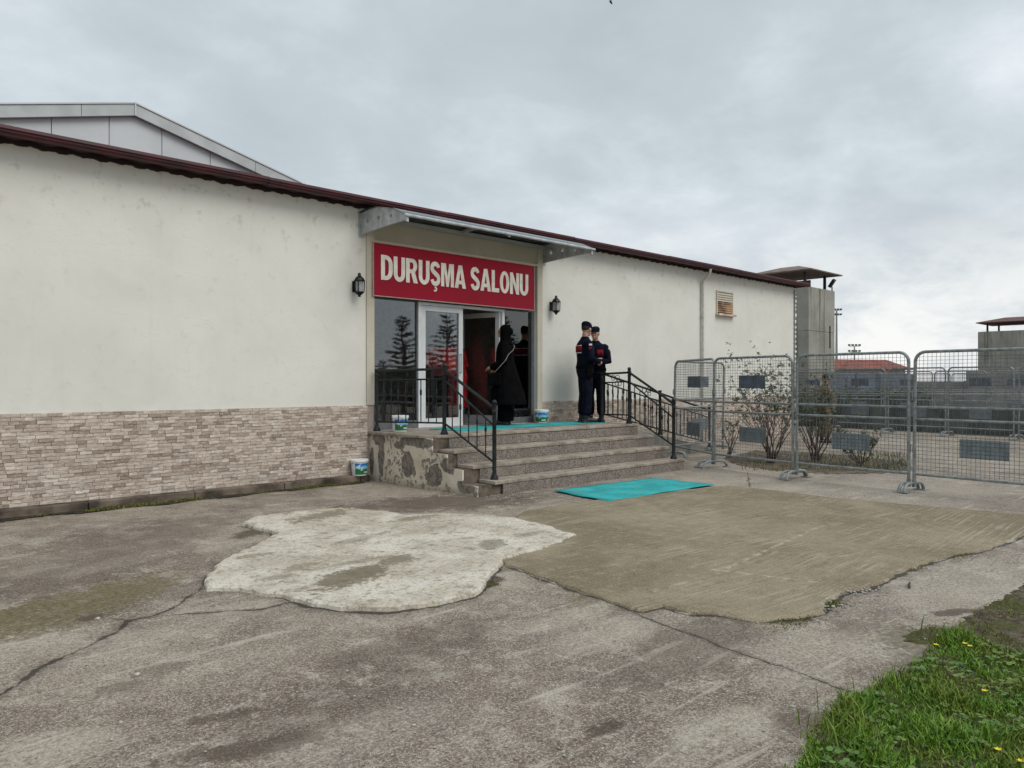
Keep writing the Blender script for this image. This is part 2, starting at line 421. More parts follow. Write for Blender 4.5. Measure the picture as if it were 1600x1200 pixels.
def glass(name, refl=0.16, tint=(0.62, 0.66, 0.66)):
    m = bpy.data.materials.new(name); m.use_nodes = True; nt = NT(m.node_tree); nt.n.clear()
    out = nt.new('ShaderNodeOutputMaterial')
    tr = nt.new('ShaderNodeBsdfTransparent'); tr.inputs[0].default_value = (*tint, 1)
    gl = nt.new('ShaderNodeBsdfGlossy'); gl.inputs['Roughness'].default_value = 0.02; gl.inputs[0].default_value = (0.86, 0.88, 0.9, 1)
    fr = nt.new('ShaderNodeFresnel'); fr.inputs[0].default_value = 1.5
    nz = nt.noise(nt.obj(), 1.1, 2); nt.put(gl.inputs['Normal'], nt.bump(nz, 0.03, 0.05))
    mx = nt.new('ShaderNodeMixShader'); nt.put(mx.inputs[0], nt.math('ADD', nt.math('MULTIPLY', fr.outputs[0], 1.0), refl, clamp=True))
    nt.l.new(tr.outputs[0], mx.inputs[1]); nt.l.new(gl.outputs[0], mx.inputs[2]); nt.l.new(mx.outputs[0], out.inputs[0])
    return m
M['glass'] = glass('door_glass', 0.07, (0.80, 0.82, 0.82))
M['poly'] = glass('canopy_polycarbonate', 0.0, (0.72, 0.70, 0.64))

# ------------------------------------------------------------------ GROUND
def polyline_sdf(px, py, pts):
    best = np.full(px.shape, 1e9); sg = np.ones(px.shape); tt = np.zeros(px.shape); ends = np.zeros(px.shape, bool)
    n = len(pts) - 1
    for i in range(n):
        ax, ay = pts[i]; bx, by = pts[i + 1]; dx, dy = bx - ax, by - ay; L = dx * dx + dy * dy
        t = ((px - ax) * dx + (py - ay) * dy) / L; tc = np.clip(t, 0, 1)
        qx, qy = ax + tc * dx, ay + tc * dy; d = np.hypot(px - qx, py - qy)
        m = d < best; best[m] = d[m]; sg[m] = np.sign(((px - ax) * dy - (py - ay) * dx))[m]; tt[m] = ((i + tc) / n)[m]
        e = ((i == 0) & (t < -0.02 / math.sqrt(L))) | ((i == n - 1) & (t > 1 + 0.02 / math.sqrt(L))); ends[m] = e[m]
    return best * np.where(sg == 0, 1, sg), tt, ends
def rough_line(pts, step=0.12, amp=0.02):
    out = []
    for i in range(len(pts) - 1):
        a, b = Vector(pts[i]), Vector(pts[i + 1]); L = (b - a).length; k = max(1, int(L / step))
        for j in range(k):
            p = a.lerp(b, j / k); nrm = Vector((-(b - a).y, (b - a).x)).normalized()
            out.append(tuple(p + nrm * random.uniform(-amp, amp)))
    out.append(tuple(pts[-1])); return out
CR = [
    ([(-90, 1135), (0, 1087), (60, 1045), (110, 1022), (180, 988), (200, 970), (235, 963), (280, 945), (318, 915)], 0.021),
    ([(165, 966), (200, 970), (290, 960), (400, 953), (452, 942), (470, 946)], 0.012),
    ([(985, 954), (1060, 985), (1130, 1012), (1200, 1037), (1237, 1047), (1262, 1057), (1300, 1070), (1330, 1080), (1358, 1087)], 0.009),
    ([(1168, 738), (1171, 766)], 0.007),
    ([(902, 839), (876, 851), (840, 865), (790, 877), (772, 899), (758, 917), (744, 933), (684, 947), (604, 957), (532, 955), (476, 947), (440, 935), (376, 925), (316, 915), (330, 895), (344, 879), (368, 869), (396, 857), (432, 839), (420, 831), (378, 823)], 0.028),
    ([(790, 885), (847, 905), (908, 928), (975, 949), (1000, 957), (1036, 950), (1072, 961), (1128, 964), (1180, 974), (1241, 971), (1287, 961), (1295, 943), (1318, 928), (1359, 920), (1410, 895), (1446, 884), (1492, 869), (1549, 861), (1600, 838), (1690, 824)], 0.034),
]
xs = np.concatenate([[-400, -150, -60, -30, -15, -8, -5], np.arange(-3, 16, 0.06), [17, 18, 20, 23, 27, 33, 42, 60, 100, 200, 500]])
ys = np.concatenate([[-400, -150, -60, -30, -18, -13], np.arange(-11, 0.36, 0.06), [6, 15, 30, 60, 120, 250, 600]])
X, Y = np.meshgrid(xs, ys, indexing='ij')
fine = (X > -3.2) & (X < 16.2) & (Y > -11.2) & (Y < 0.5)
def wob(X, Y, s): return (np.sin(X * 2.1 * s + 1.3 * np.sin(Y * 1.7 * s)) + np.sin(Y * 2.7 * s + 1.1 * np.sin(X * 1.3 * s + 2)) + 0.5 * np.sin(X * 5.3 * s - Y * 4.1 * s)) / 2.5
Zg = np.where(fine, 0.004 * wob(X, Y, 0.8), 0.0)
nx, ny = X.shape
vs = np.stack([X.ravel(), Y.ravel(), Zg.ravel()], 1)
idx = np.arange(nx * ny).reshape(nx, ny)
fs = np.stack([idx[:-1, :-1].ravel(), idx[1:, :-1].ravel(), idx[1:, 1:].ravel(), idx[:-1, 1:].ravel()], 1)
me = bpy.data.meshes.new('ground'); me.from_pydata(vs.tolist(), [], fs.tolist())
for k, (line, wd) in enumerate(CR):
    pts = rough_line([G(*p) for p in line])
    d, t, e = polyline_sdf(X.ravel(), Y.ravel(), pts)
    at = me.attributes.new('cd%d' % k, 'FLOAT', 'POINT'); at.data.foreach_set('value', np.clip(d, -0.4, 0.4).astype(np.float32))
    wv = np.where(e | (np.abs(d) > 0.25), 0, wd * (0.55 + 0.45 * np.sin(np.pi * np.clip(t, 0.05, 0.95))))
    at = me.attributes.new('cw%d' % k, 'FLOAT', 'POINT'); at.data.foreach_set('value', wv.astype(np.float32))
me.polygons.foreach_set('use_smooth', [True] * len(me.polygons))

def ground_mat():
    m, nt, b = new_mat('old_concrete_pavement'); o = nt.obj()
    n0 = nt.noise(o, 0.45, 6, 0.6, 0.5); n1 = nt.noise(o, 2.2, 7, 0.65, 0.3); n2 = nt.noise(o, 13, 6, 0.7); n3 = nt.noise(o, 70, 4, 0.7)
    v = nt.vor(o, 210, 'F1', 'Color'); sv = nt.new('ShaderNodeSeparateColor'); nt.put(sv.inputs[0], v)
    n4 = nt.noise(o, 5.5, 7, 0.72, 0.5); n5 = nt.noise(nt.map(o, loc=(7, 3, 0)), 30, 5, 0.75)
    c = nt.mix(nt.mr(n0, 0.38, 0.62), (0.150, 0.114, 0.084), (0.280, 0.232, 0.180))
    c = nt.mix(nt.math('MULTIPLY', nt.mr(n1, 0.50, 0.64), 0.65), c, (0.37, 0.325, 0.265))
    c = nt.mix(nt.math('MULTIPLY', nt.mr(n1, 0.34, 0.47, 1, 0), 0.60), c, (0.115, 0.086, 0.068))
    c = nt.mix(nt.math('MULTIPLY', nt.mr(n4, 0.53, 0.66), 0.60), c, (0.42, 0.375, 0.315))
    c = nt.mix(nt.math('MULTIPLY', nt.mr(n4, 0.34, 0.46, 1, 0), 0.60), c, (0.095, 0.074, 0.060))
    c = nt.mix(nt.math('MULTIPLY', nt.mr(n5, 0.53, 0.66), 0.60), c, (0.46, 0.42, 0.36))
    c = nt.mix(nt.math('MULTIPLY', nt.mr(n5, 0.34, 0.46, 1, 0), 0.60), c, (0.075, 0.060, 0.050))
    c = nt.mix(nt.math('MULTIPLY', nt.mr(n3, 0.50, 0.64), 0.50), c, (0.48, 0.44, 0.38))
    c = nt.mix(nt.math('MULTIPLY', nt.mr(n3, 0.37, 0.49, 1, 0), 0.60), c, (0.060, 0.050, 0.042))
    c = nt.mix(nt.math('MULTIPLY', nt.mr(sv.outputs[0], 0.90, 0.95), 0.55), c, (0.58, 0.55, 0.50))
    c = nt.mix(nt.math('MULTIPLY', nt.mr(sv.outputs[1], 0.86, 0.94), 0.60), c, (0.05, 0.042, 0.036))
    # long pale scrape marks
    st = nt.noise(nt.map(o, rot=(0, 0, R(-20)), scale=(0.35, 4.5, 1)), 2.6, 6, 0.65, 0.6)
    c = nt.mix(nt.math('MULTIPLY', nt.mr(st, 0.58, 0.68), 0.50), c, (0.47, 0.425, 0.355))
    # moss and damp stains with shapes of their own
    def gb(px, py, rx, ry, rot, s): x, y = G(px, py); return (x, y, rx, ry, rot, s)
    bn = nt.math('ADD', 0.5, nt.math('ADD', nt.math('MULTIPLY', nt.math('SUBTRACT', n4, 0.5), 1.3), nt.math('MULTIPLY', nt.math('SUBTRACT', n5, 0.5), 0.8)))
    moss = nt.blobs(o, bn, [gb(120, 945, 0.95, 0.42, 30, 1.0), gb(20, 965, 0.7, 0.32, 30, 1.0), gb(1440, 1000, 0.35, 0.25, 0, .8), gb(915, 935, .25, .12, 20, .5)], 0.7)
    mc = nt.mix(nt.mr(n5, 0.35, 0.65), (0.070, 0.056, 0.024), (0.17, 0.145, 0.070))
    c = nt.mix(nt.math('MULTIPLY', moss, nt.mr(n4, 0.3, 0.55, 0.35, 0.9)), c, mc)
    dirt = nt.blobs(o, bn, [gb(400, 1168, .38, .10, -20, .75), gb(345, 1120, .22, .07, -20, .7), gb(940, 1140, .10, .07, 0, .8), gb(255, 1045, .16, .12, 0, .4), gb(150, 965, .12, .07, 0, .8),
                            gb(690, 785, 1.3, .7, -20, .75), gb(200, 850, 2.2, .7, 40, .35), gb(90, 900, 1.2, .5, 30, .35), gb(640, 1010, .7, .3, 0, .35), gb(1090, 1010, .8, .3, 10, .4), gb(500, 1110, .6, .25, 0, .3), gb(1480, 1020, .6, .25, 0, .6), gb(1420, 1000, .3, .15, 0, .6), gb(1560, 1075, .5, .3, 0, .5), gb(1250, 1130, .2, .12, 0, .5), gb(770, 905, .12, .12, 0, .9), gb(395, 832, .35, .14, 30, .85),
                            gb(620, 1060, .2, .1, -20, .3), gb(1330, 985, .35, .12, 0, .35), gb(1490, 957, .25, .07, -30, .85), gb(180, 1075, .14, .06, 0, .4)], 0.8)
    c = nt.mix(nt.math('MULTIPLY', dirt, nt.mr(n5, 0.3, 0.6, 0.55, 1.0)), c, (0.055, 0.038, 0.027))
    pale = nt.blobs(o, bn, [gb(60, 1170, .32, .2, -20, .75), gb(1500, 905, 1.0, .6, -30, .6), gb(1330, 1010, .8, .3, -30, .4), gb(1240, 1060, .3, .15, -20, .5), gb(1000, 770, .6, .3, 0, .3),
                            gb(1150, 745, 1.5, .8, 0, .55), gb(1330, 770, 2.0, 1.2, -45, .6), gb(960, 985, .6, .2, 0, .5), gb(80, 1010, .5, .18, -20, .4), gb(300, 980, .9, .2, 15, .35), gb(560, 1150, .5, .2, 0, .4), gb(1120, 1150, .5, .15, 0, .55), gb(900, 960, .5, .15, 0, .5), gb(200, 875, .6, .2, 20, .3)], 0.7)
    c = nt.mix(nt.math('MULTIPLY', pale, nt.mr(n5, 0.35, 0.65, 0.2, 0.9)), c, (0.44, 0.395, 0.325))
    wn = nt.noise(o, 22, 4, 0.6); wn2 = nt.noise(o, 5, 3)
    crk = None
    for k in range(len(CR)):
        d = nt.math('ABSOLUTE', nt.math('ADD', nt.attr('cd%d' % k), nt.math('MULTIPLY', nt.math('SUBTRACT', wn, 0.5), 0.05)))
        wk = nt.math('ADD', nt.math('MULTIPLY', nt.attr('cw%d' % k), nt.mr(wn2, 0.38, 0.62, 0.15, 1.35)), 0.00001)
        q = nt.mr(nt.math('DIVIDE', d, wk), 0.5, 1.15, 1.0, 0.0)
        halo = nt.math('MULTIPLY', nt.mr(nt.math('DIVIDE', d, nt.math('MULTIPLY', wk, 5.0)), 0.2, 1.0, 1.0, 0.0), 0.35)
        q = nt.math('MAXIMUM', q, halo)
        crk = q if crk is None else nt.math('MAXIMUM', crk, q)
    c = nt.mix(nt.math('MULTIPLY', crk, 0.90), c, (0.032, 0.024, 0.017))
    h = nt.math('ADD', nt.math('ADD', nt.math('MULTIPLY', n5, 0.6), nt.math('MULTIPLY', n3, 0.30)), nt.math('MULTIPLY', crk, -0.9))
    h = nt.math('ADD', h, nt.math('MULTIPLY', n1, 0.8))
    setc(b, nt, c, nt.mr(n1, 0.3, 0.7, 0.72, 0.92), 0, nt.bump(h, 0.75, 0.014), 0.25)
    return m
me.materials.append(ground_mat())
gnd = bpy.data.objects.new('ground', me); link(gnd); tag(gnd, kind='structure')

def slab_mesh(name, px_pts, z0, z1, mat, inset=0.015, jit=0.012, step=0.05, dens=0.22):
    pts = [Vector(G(*p)) for p in px_pts]
    pts = [Vector(p) for p in rough_line([tuple(p) for p in pts] + [tuple(pts[0])], step, jit)[:-1]]
    n = len(pts); area = sum(pts[i].x * pts[(i + 1) % n].y - pts[(i + 1) % n].x * pts[i].y for i in range(n))
    if area < 0: pts.reverse()
    bm = bmesh.new(); rings = []
    for ins, z in ((0, z0), (inset * 0.35, z0 * 0.3 + z1 * 0.7), (inset, z1)):
        ring = []
        for i, p in enumerate(pts):
            t = (pts[(i + 1) % n] - pts[i - 1]).normalized(); nr = Vector((-t.y, t.x))
            q = p + nr * ins; ring.append(bm.verts.new((q.x, q.y, z + (random.uniform(-.0015, .0015) if ins else 0))))
        rings.append(ring)
    for a in range(2):
        for i in range(n): bm.faces.new((rings[a][i], rings[a][(i + 1) % n], rings[a + 1][(i + 1) % n], rings[a + 1][i]))
    es = [bm.edges.get((rings[2][i], rings[2][(i + 1) % n])) for i in range(n)]
    bmesh.ops.triangle_fill(bm, use_beauty=True, use_dissolve=False, edges=es, normal=(0, 0, 1))
    bmesh.ops.recalc_face_normals(bm, faces=bm.faces)
    if sum(f.normal.z * f.calc_area() for f in bm.faces) < 0: bmesh.ops.reverse_faces(bm, faces=bm.faces)
    me = bpy.data.meshes.new(name); bm.to_mesh(me); bm.free(); me.materials.append(mat)
    o = bpy.data.objects.new(name, me); link(o); tag(o, kind='structure'); return o

def white_cement():
    m, nt, b = new_mat('pale_cement_patch'); o = nt.obj()
    n1 = nt.noise(o, 1.6, 7, 0.62, 0.4); n2 = nt.noise(o, 8, 7, 0.7, 0.2); n3 = nt.noise(o, 60, 4, 0.7)
    c = nt.mix(nt.mr(n1, 0.38, 0.62), (0.42, 0.37, 0.29), (0.60, 0.555, 0.47))
    c = nt.mix(nt.math('MULTIPLY', nt.mr(n2, 0.54, 0.66), 0.5), c, (0.58, 0.565, 0.525))
    c = nt.mix(nt.math('MULTIPLY', nt.mr(n2, 0.36, 0.48, 1, 0), 0.7), c, (0.20, 0.17, 0.125))
    n6 = nt.noise(nt.map(o, loc=(3, 9, 0)), 26, 6, 0.75); c = nt.mix(nt.math('MULTIPLY', nt.mr(n6, 0.36, 0.48, 1, 0), 0.65), c, (0.15, 0.13, 0.10)); c = nt.mix(nt.math('MULTIPLY', nt.mr(n6, 0.54, 0.66), 0.5), c, (0.66, 0.63, 0.57))
    c = nt.mix(nt.math('MULTIPLY', nt.mr(n3, 0.38, 0.5, 1, 0), 0.45), c, (0.19, 0.17, 0.14))
    def gb(px, py, rx, ry, rot, s): x, y = G(px, py, .02); return (x, y, rx, ry, rot, s)
    bn = nt.math('ADD', 0.5, nt.math('ADD', nt.math('MULTIPLY', nt.math('SUBTRACT', n2, 0.5), 1.2), nt.math('MULTIPLY', nt.math('SUBTRACT', n6, 0.5), 0.9)))
    ms = nt.blobs(o, bn, [gb(552, 902, .46, .22, 20, 1.0), gb(620, 878, .28, .13, 20, .8), gb(770, 852, .24, .15, 40, .7), gb(500, 808, .5, .2, 20, .75), gb(560, 845, .35, .12, 20, .5),
                          gb(470, 888, .22, .09, 20, .5), gb(645, 812, .35, .1, 0, .6), gb(400, 870, .2, .08, 0, .5), gb(430, 905, .2, .08, 0, .5), gb(820, 838, .2, .1, 0, .4), gb(560, 880, .4, .08, 0, .5)], 0.9)
    c = nt.mix(nt.math('MULTIPLY', ms, nt.mr(n2, 0.2, 0.6, 0.5, 0.92)), c, (0.125, 0.103, 0.062))
    h = nt.math('ADD', nt.math('ADD', nt.math('MULTIPLY', n2, 0.9), nt.math('MULTIPLY', n3, 0.25)), n1)
    setc(b, nt, c, 0.9, 0, nt.bump(h, 0.8, 0.022), 0.2); return m
def brushed():
    m, nt, b = new_mat('brushed_concrete_slab'); o = nt.obj()
    n1 = nt.noise(o, 0.8, 6, 0.6, 0.4); n2 = nt.noise(o, 9, 6, 0.7); n3 = nt.noise(o, 75, 4, 0.7)
    c = nt.mix(nt.mr(n1, 0.36, 0.64), (0.172, 0.138, 0.084), (0.265, 0.220, 0.145))
    c = nt.mix(nt.math('MULTIPLY', nt.mr(n2, 0.52, 0.68), 0.45), c, (0.35, 0.31, 0.24))
    c = nt.mix(nt.math('MULTIPLY', nt.mr(n2, 0.34, 0.46, 1, 0), 0.45), c, (0.12, 0.095, 0.058))
    c = nt.mix(nt.math('MULTIPLY', nt.mr(n3, 0.50, 0.66), 0.45), c, (0.40, 0.36, 0.29))
    c = nt.mix(nt.math('MULTIPLY', nt.mr(n3, 0.36, 0.47, 1, 0), 0.45), c, (0.085, 0.075, 0.05))
    def ga(p, q): a_, b_ = G(*p), G(*q); return math.atan2(b_[1] - a_[1], b_[0] - a_[0])
    side = nt.mr(nt.noise(nt.map(o, loc=(3, 1, 0)), 0.35, 2), 0.49, 0.52)
    w1 = nt.noise(nt.map(nt.map(o, rot=(0, 0, -ga((1012, 930), (1062, 917)))), scale=(.8, 40, 1)), 1.0, 4, 0.6, 0.06); w2 = nt.noise(nt.map(nt.map(o, rot=(0, 0, -ga((1180, 880), (1290, 838)))), scale=(.8, 36, 1)), 1.0, 4, 0.6, 0.06)
    wv = nt.math('ADD', nt.math('MULTIPLY', w1, side), nt.math('MULTIPLY', w2, nt.math('SUBTRACT', 1.0, side)))
    worn = nt.mr(nt.noise(o, 1.5, 5), 0.42, 0.6)
    c = nt.mix(nt.math('MULTIPLY', nt.math('MULTIPLY', nt.mr(wv, 0.52, 0.62), worn), 0.5), c, (0.42, 0.38, 0.30))
    # two long pale trowel ridges and the rim of dry mortar
    lx, ly = G(1130, 890, .015)
    for pa_, pb_ in (((1125, 895), (1280, 825)), ((1110, 892), (1290, 915)), ((1010, 930), (1075, 912))):
        lx, ly = [(u_ + v_) / 2 for u_, v_ in zip(G(*pa_), G(*pb_))]; rot = -math.degrees(ga(pa_, pb_)); hl_ = math.dist(G(*pa_), G(*pb_)) / 2
        q = nt.map(o, loc=(0, 0, 0)); vv = nt.vmath('SUBTRACT', q, (lx, ly, 0))
        r = nt.new('ShaderNodeVectorRotate', rotation_type='Z_AXIS'); nt.put(r.inputs[0], vv); r.inputs['Angle'].default_value = R(rot)
        s = nt.new('ShaderNodeSeparateXYZ'); nt.put(s.inputs[0], r.outputs[0])
        dd = nt.math('ABSOLUTE', nt.math('ADD', s.outputs[1], nt.math('MULTIPLY', nt.math('SUBTRACT', n2, 0.5), 0.12)))
        c = nt.mix(nt.math('MULTIPLY', nt.math('MULTIPLY', nt.mr(dd, 0.006, 0.03, 1, 0), nt.mr(n2, 0.4, 0.6)), nt.math('MULTIPLY', nt.mr(nt.math('ABSOLUTE', s.outputs[0]), hl_ * .8, hl_ * 1.15, 1, 0), 0.6)), c, (0.44, 0.41, 0.34))
    h = nt.math('ADD', nt.math('MULTIPLY', wv, 2.2), nt.math('ADD', nt.math('MULTIPLY', n2, 0.4), nt.math('MULTIPLY', n3, 0.25)))
    setc(b, nt, c, 0.85, 0, nt.bump(h, 0.7, 0.014), 0.25); return m
slab_mesh('brushed_slab', [(790, 884), (847, 904), (908, 927), (975, 948), (1000, 956), (1036, 949), (1072, 960), (1128, 963), (1180, 973), (1241, 970), (1287, 960), (1295, 942), (1318, 927), (1359, 919),
    (1410, 894), (1446, 883), (1492, 868), (1549, 860), (1572, 848), (1600, 837), (1720, 822), (1700, 812), (1600, 806), (1497, 796), (1420, 790), (1292, 778), (1216, 768), (1139, 760), (1010, 772), (900, 786), (820, 800), (800, 812), (780, 830), (760, 850), (770, 870)],
    -0.006, 0.016, brushed(), 0.03, 0.022, 0.06)
slab_mesh('cement_patch', [(376, 822), (396, 812), (460, 803), (532, 797), (604, 803), (632, 808), (700, 806), (772, 809), (816, 816), (860, 826), (876, 834), (902, 839), (876, 850), (840, 864), (790, 876), (772, 898),
    (758, 916), (744, 932), (684, 946), (604, 956), (532, 954), (476, 946), (440, 934), (416, 933), (376, 924), (324, 924), (316, 914), (330, 896), (344, 880), (368, 870), (396, 858), (432, 838), (420, 832), (392, 826)],
    -0.006, 0.034, white_cement(), 0.022, 0.016, 0.06)

def soil_mat():
    m, nt, b = new_mat('mossy_soil'); o = nt.obj()
    n1 = nt.noise(o, 2.5, 6, 0.65); n2 = nt.noise(o, 16, 6, 0.7); n3 = nt.noise(o, 70, 4, 0.7)
    c = nt.mix(nt.mr(n2, 0.35, 0.65), (0.055, 0.042, 0.028), (0.16, 0.135, 0.10))
    c = nt.mix(nt.math('MULTIPLY', nt.mr(n1, 0.46, 0.56), 0.75), c, (0.075, 0.085, 0.022))
    c = nt.mix(nt.math('MULTIPLY', nt.mr(n3, 0.55, 0.7), 0.5), c, (0.26, 0.23, 0.18))
    setc(b, nt, c, 0.95, 0, nt.bump(nt.math('ADD', n2, nt.math('MULTIPLY', n3, 0.4)), 1.0, 0.03), 0.1); return m
SOIL = soil_mat()
M['bed'] = simple('bed_soil', (0.12, 0.092, 0.065), 0.95, 0, .4, 6, .9, 30, .03)
LAWN_PX = [(1210, 1260), (1262, 1170), (1285, 1125), (1355, 1085), (1400, 1058), (1440, 1035), (1455, 1010), (1410, 1005), (1412, 990), (1450, 980), (1500, 985), (1500, 970), (1545, 945), (1600, 915), (1700, 885), (1900, 860), (2600, 900), (2600, 1500), (1400, 1500)]
slab_mesh('soil_verge', LAWN_PX, -0.006, 0.011, SOIL, 0.05, 0.022, 0.035)
slab_mesh('soil_bed', [(1130, 716), (1150, 727), (1210, 736), (1290, 741), (1380, 741), (1425, 735), (1420, 724), (1330, 712), (1250, 706), (1180, 704)], -0.006, 0.012, M['bed'], 0.06, 0.05, 0.05)

# kerb below the stone band, with the weedy gap in front of it
m_kerb = simple('kerb_concrete', (0.135, 0.105, 0.082), 0.9, 0, 0.5, 3, 0.6, 25, 0.01)
kb = MB()
px = -7.0
while px < 6.36:
    L = min(1.2, 6.36 - px); j = random.uniform(-.004, .004)
    kb.box(px, px + L - .008, -0.165 + j, -0.002, -0.05, 0.10 + j); px += L
o = kb.build('kerb', m_kerb, bevel=0.012); tag(o, kind='structure')
g = MB(); n = 140
for i in range(n):
    x0 = -7 + 13.2 * i / n; x1 = -7 + 13.2 * (i + 1) / n; w0 = 0.27 + 0.05 * math.sin(i * .7) + random.uniform(-.02, .02)
    g._add([(x0, -w0 - .0, .007), (x1, -w0, .007), (x1, -.166, .016), (x0, -.166, .016)], [(0, 1, 2, 3)])
o = g.build('soil_gap', M['soildark'], fix=False); tag(o, kind='structure')

# ------------------------------------------------------------------ COURTHOUSE BUILDING
S0, S1, ZE = -7.0, 20.0, 4.03          # facade from x=S0 to x=S1, eave height
OL, OR_, OT, OB = 6.52, 10.02, 2.735, 0.735  # entrance opening (OT is behind the sign)
bld = empty('courthouse_building', (6, 0, 0), 0, 'long low cream plastered building with stone lower band and dark red eaves', 'building')
bld.location = (0, 0, 0)
wl = MB()
PT = 3.56; PZF = .735
wl.box(S0, OL, 0, 0.2, 0, ZE + .03); wl.box(OR_, S1, 0, 0.2, 0, ZE + .03)
wl.build('wall', M['plaster'], bld)
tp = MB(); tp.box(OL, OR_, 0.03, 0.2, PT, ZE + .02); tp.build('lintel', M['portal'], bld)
sh = MB()   # rest of the shell
sh.box(S1 - .2, S1 - .001, 0.2, 11, 0, ZE); sh.box(S0, S0 + .2, 0.2, 11, 0, ZE); sh.box(S0, S1, 11, 11.2, 0, ZE)
sh.build('wall', M['plaster'], bld)
fr = MB()   # entrance hall
fr.box(OL - .8, OR_ + .8, 5.0, 5.1, .70, 3.3); fr.box(OL - .9, OL - .8, .2, 5.1, .70, 3.3); fr.box(OR_ + .8, OR_ + .9, .2, 5.1, .70, 3.3); fr.box(OL - .9, OR_ + .9, .2, 5.1, 3.3, 3.4)
fr.build('foyer_wall', M['interior'], bld)
fl = MB(); fl.box(OL - .9, OR_ + .9, .02, 5.1, .55, .733); fl.build('foyer_floor', simple('foyer_floor', (0.45, 0.43, 0.40), 0.25), bld)
# portal trims
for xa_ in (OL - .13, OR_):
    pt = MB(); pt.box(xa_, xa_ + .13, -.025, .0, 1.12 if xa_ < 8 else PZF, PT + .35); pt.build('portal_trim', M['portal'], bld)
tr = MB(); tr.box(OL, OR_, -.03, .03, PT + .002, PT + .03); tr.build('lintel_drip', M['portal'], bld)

# roof: gutter, corrugated sheet, top sheet
gz0, gz1 = 4.050, 4.132
gp = [(-.33, gz1), (-.335, gz1 - .035), (-.315, gz1 - .045), (-.315, gz0 + .02), (-.295, gz0), (-.20, gz0), (-.20, gz1), (-.215, gz1), (-.215, gz0 + .015), (-.30, gz0 + .02), (-.30, gz1)]
x = S0 - .3; k = 0
while x < S1 + .25:
    L = min(3.0, S1 + .3 - x); gg = MB(); j = random.uniform(-.004, .004)
    gg.prism([(a, b + j) for a, b in gp], x, x + L - .004, 'yz'); gg.build('gutter', M['gutter'], bld); x += L; k += 1
cg = MB(); n = int((S1 - S0 + .5) / .055); vv = []
for i in range(n + 1):
    x = S0 - .25 + i * .055; z = ZE + 0.012 * math.sin(i * 1.05)
    vv += [(x, -.24, z + .035), (x, 0.19, z + .06)]
ff = [(2 * i, 2 * i + 1, 2 * i + 3, 2 * i + 2) for i in range(n)]
vv2 = [(a, b, c + .012) for a, b, c in vv]; m_ = len(vv)
cg._add(vv + vv2, ff + [tuple(q + m_ for q in reversed(f)) for f in ff] + [(2 * i, 2 * i + 2, 2 * i + 2 + m_, 2 * i + m_) for i in range(n)] + [(2 * i + 1, 2 * i + 3, 2 * i + 3 + m_, 2 * i + 1 + m_) for i in range(n)])
cg.build('corrugated_sheet', M['soffit'], bld)
wvy = MB(); n = int((S1 - S0) / .035)       # scalloped closer strip against the wall
for i in range(n):
    x0 = S0 + i * .035; x1 = x0 + .035
    za, zb = [ZE - .004 + .009 * math.sin(q * 31) + .005 * math.sin(q * 12.7 + 1) + .004 * math.sin(q * 77) for q in (x0, x1)]
    wvy._add([(x0, -.035, za), (x1, -.035, zb), (x1, -.035, ZE + .05), (x0, -.035, ZE + .05), (x0, .0, za), (x1, .0, zb)], [(0, 1, 2, 3), (4, 5, 1, 0)])
wvy.build('eave_closer', M['soffit'], bld, fix=False)
rf = MB(); rf.prism([(-.22, gz1 - .03), (11.3, gz1 + .16), (11.3, gz1 + .22), (-.22, gz1 + .015)], S0 - .3, S1 + .3, 'yz')
rf.build('roof', M['gutter'], bld)
ec = MB(); ec.box(S1 + .301, S1 + .315, -.33, 11.3, gz0, gz1 + .1); ec.build('verge_board', M['gutter'], bld)

# stone band (pieces): rows 41 mm high
stone_meshes = []
for k in range(8):
    L = (.085, .11, .13, .15, .165, .18, .10, .14)[k]; b_ = MB(); d = .008 + .003 * (k % 4); z1 = .0398
    j = lambda: random.uniform(-.0025, .0025)
    vs_ = [(0.0005, 0, .0005), (L - .0005, 0, .0005), (L - .0005, 0, z1), (.0005, 0, z1), (.002, -d + j(), .002), (L - .002, -d + j(), .002), (L - .002, -d * 1.15 + j(), z1 - .0015), (.002, -d + j(), z1 - .0015)]
    b_._add(vs_, [(0, 1, 5, 4), (1, 2, 6, 5), (2, 3, 7, 6), (3, 0, 4, 7), (4, 5, 6, 7)])
    ob = b_.build('stone', M['stone']); stone_meshes.append((L, ob.data)); bpy.data.objects.remove(ob)
RH = 0.0405; Z0B, NR = 0.10, 25
bk = MB(); bk.box(S0, OL - .0, -.006, -.001, .0, Z0B + NR * RH); bk.box(OR_ + .12, S1, -.006, -.001, .0, Z0B + NR * RH)
bk.build('stone_backing', simple('stone_grout', (0.36, 0.30, 0.255), 0.95), bld)
allst = []
for a, b_ in ((S0, 6.40), (OR_ + .13, S1)):
    for r in range(NR if a == S0 else NR):
        x = a - random.uniform(0, .0)
        while x < b_ - .02:
            k = random.randrange(8); L, md = stone_meshes[k]
            if x + L > b_: L2 = b_ - x
            else: L2 = L
            z = Z0B + r * RH
            px_ = (x * sa - D * ca) / (x * ca + D * sa)
            vis = 1 if -0.68 < px_ else 0
            hid = (6.4 < x < 6.55) or (OR_ < x < 14.6 and z < .75)
            allst.append((0 if (vis and not hid) else 1, (x * ca + D * sa), x, z, k, L2 / L)); x += L2 + .0
allst.sort(key=lambda t: (t[0], t[1]))
for q in allst[:300]:
    obj_mesh('stone', stone_meshes[q[4]][1], bld, (q[2], -.006 - random.uniform(0, .003), q[3]), scale=(q[5], 1, 1))
rest = MB()
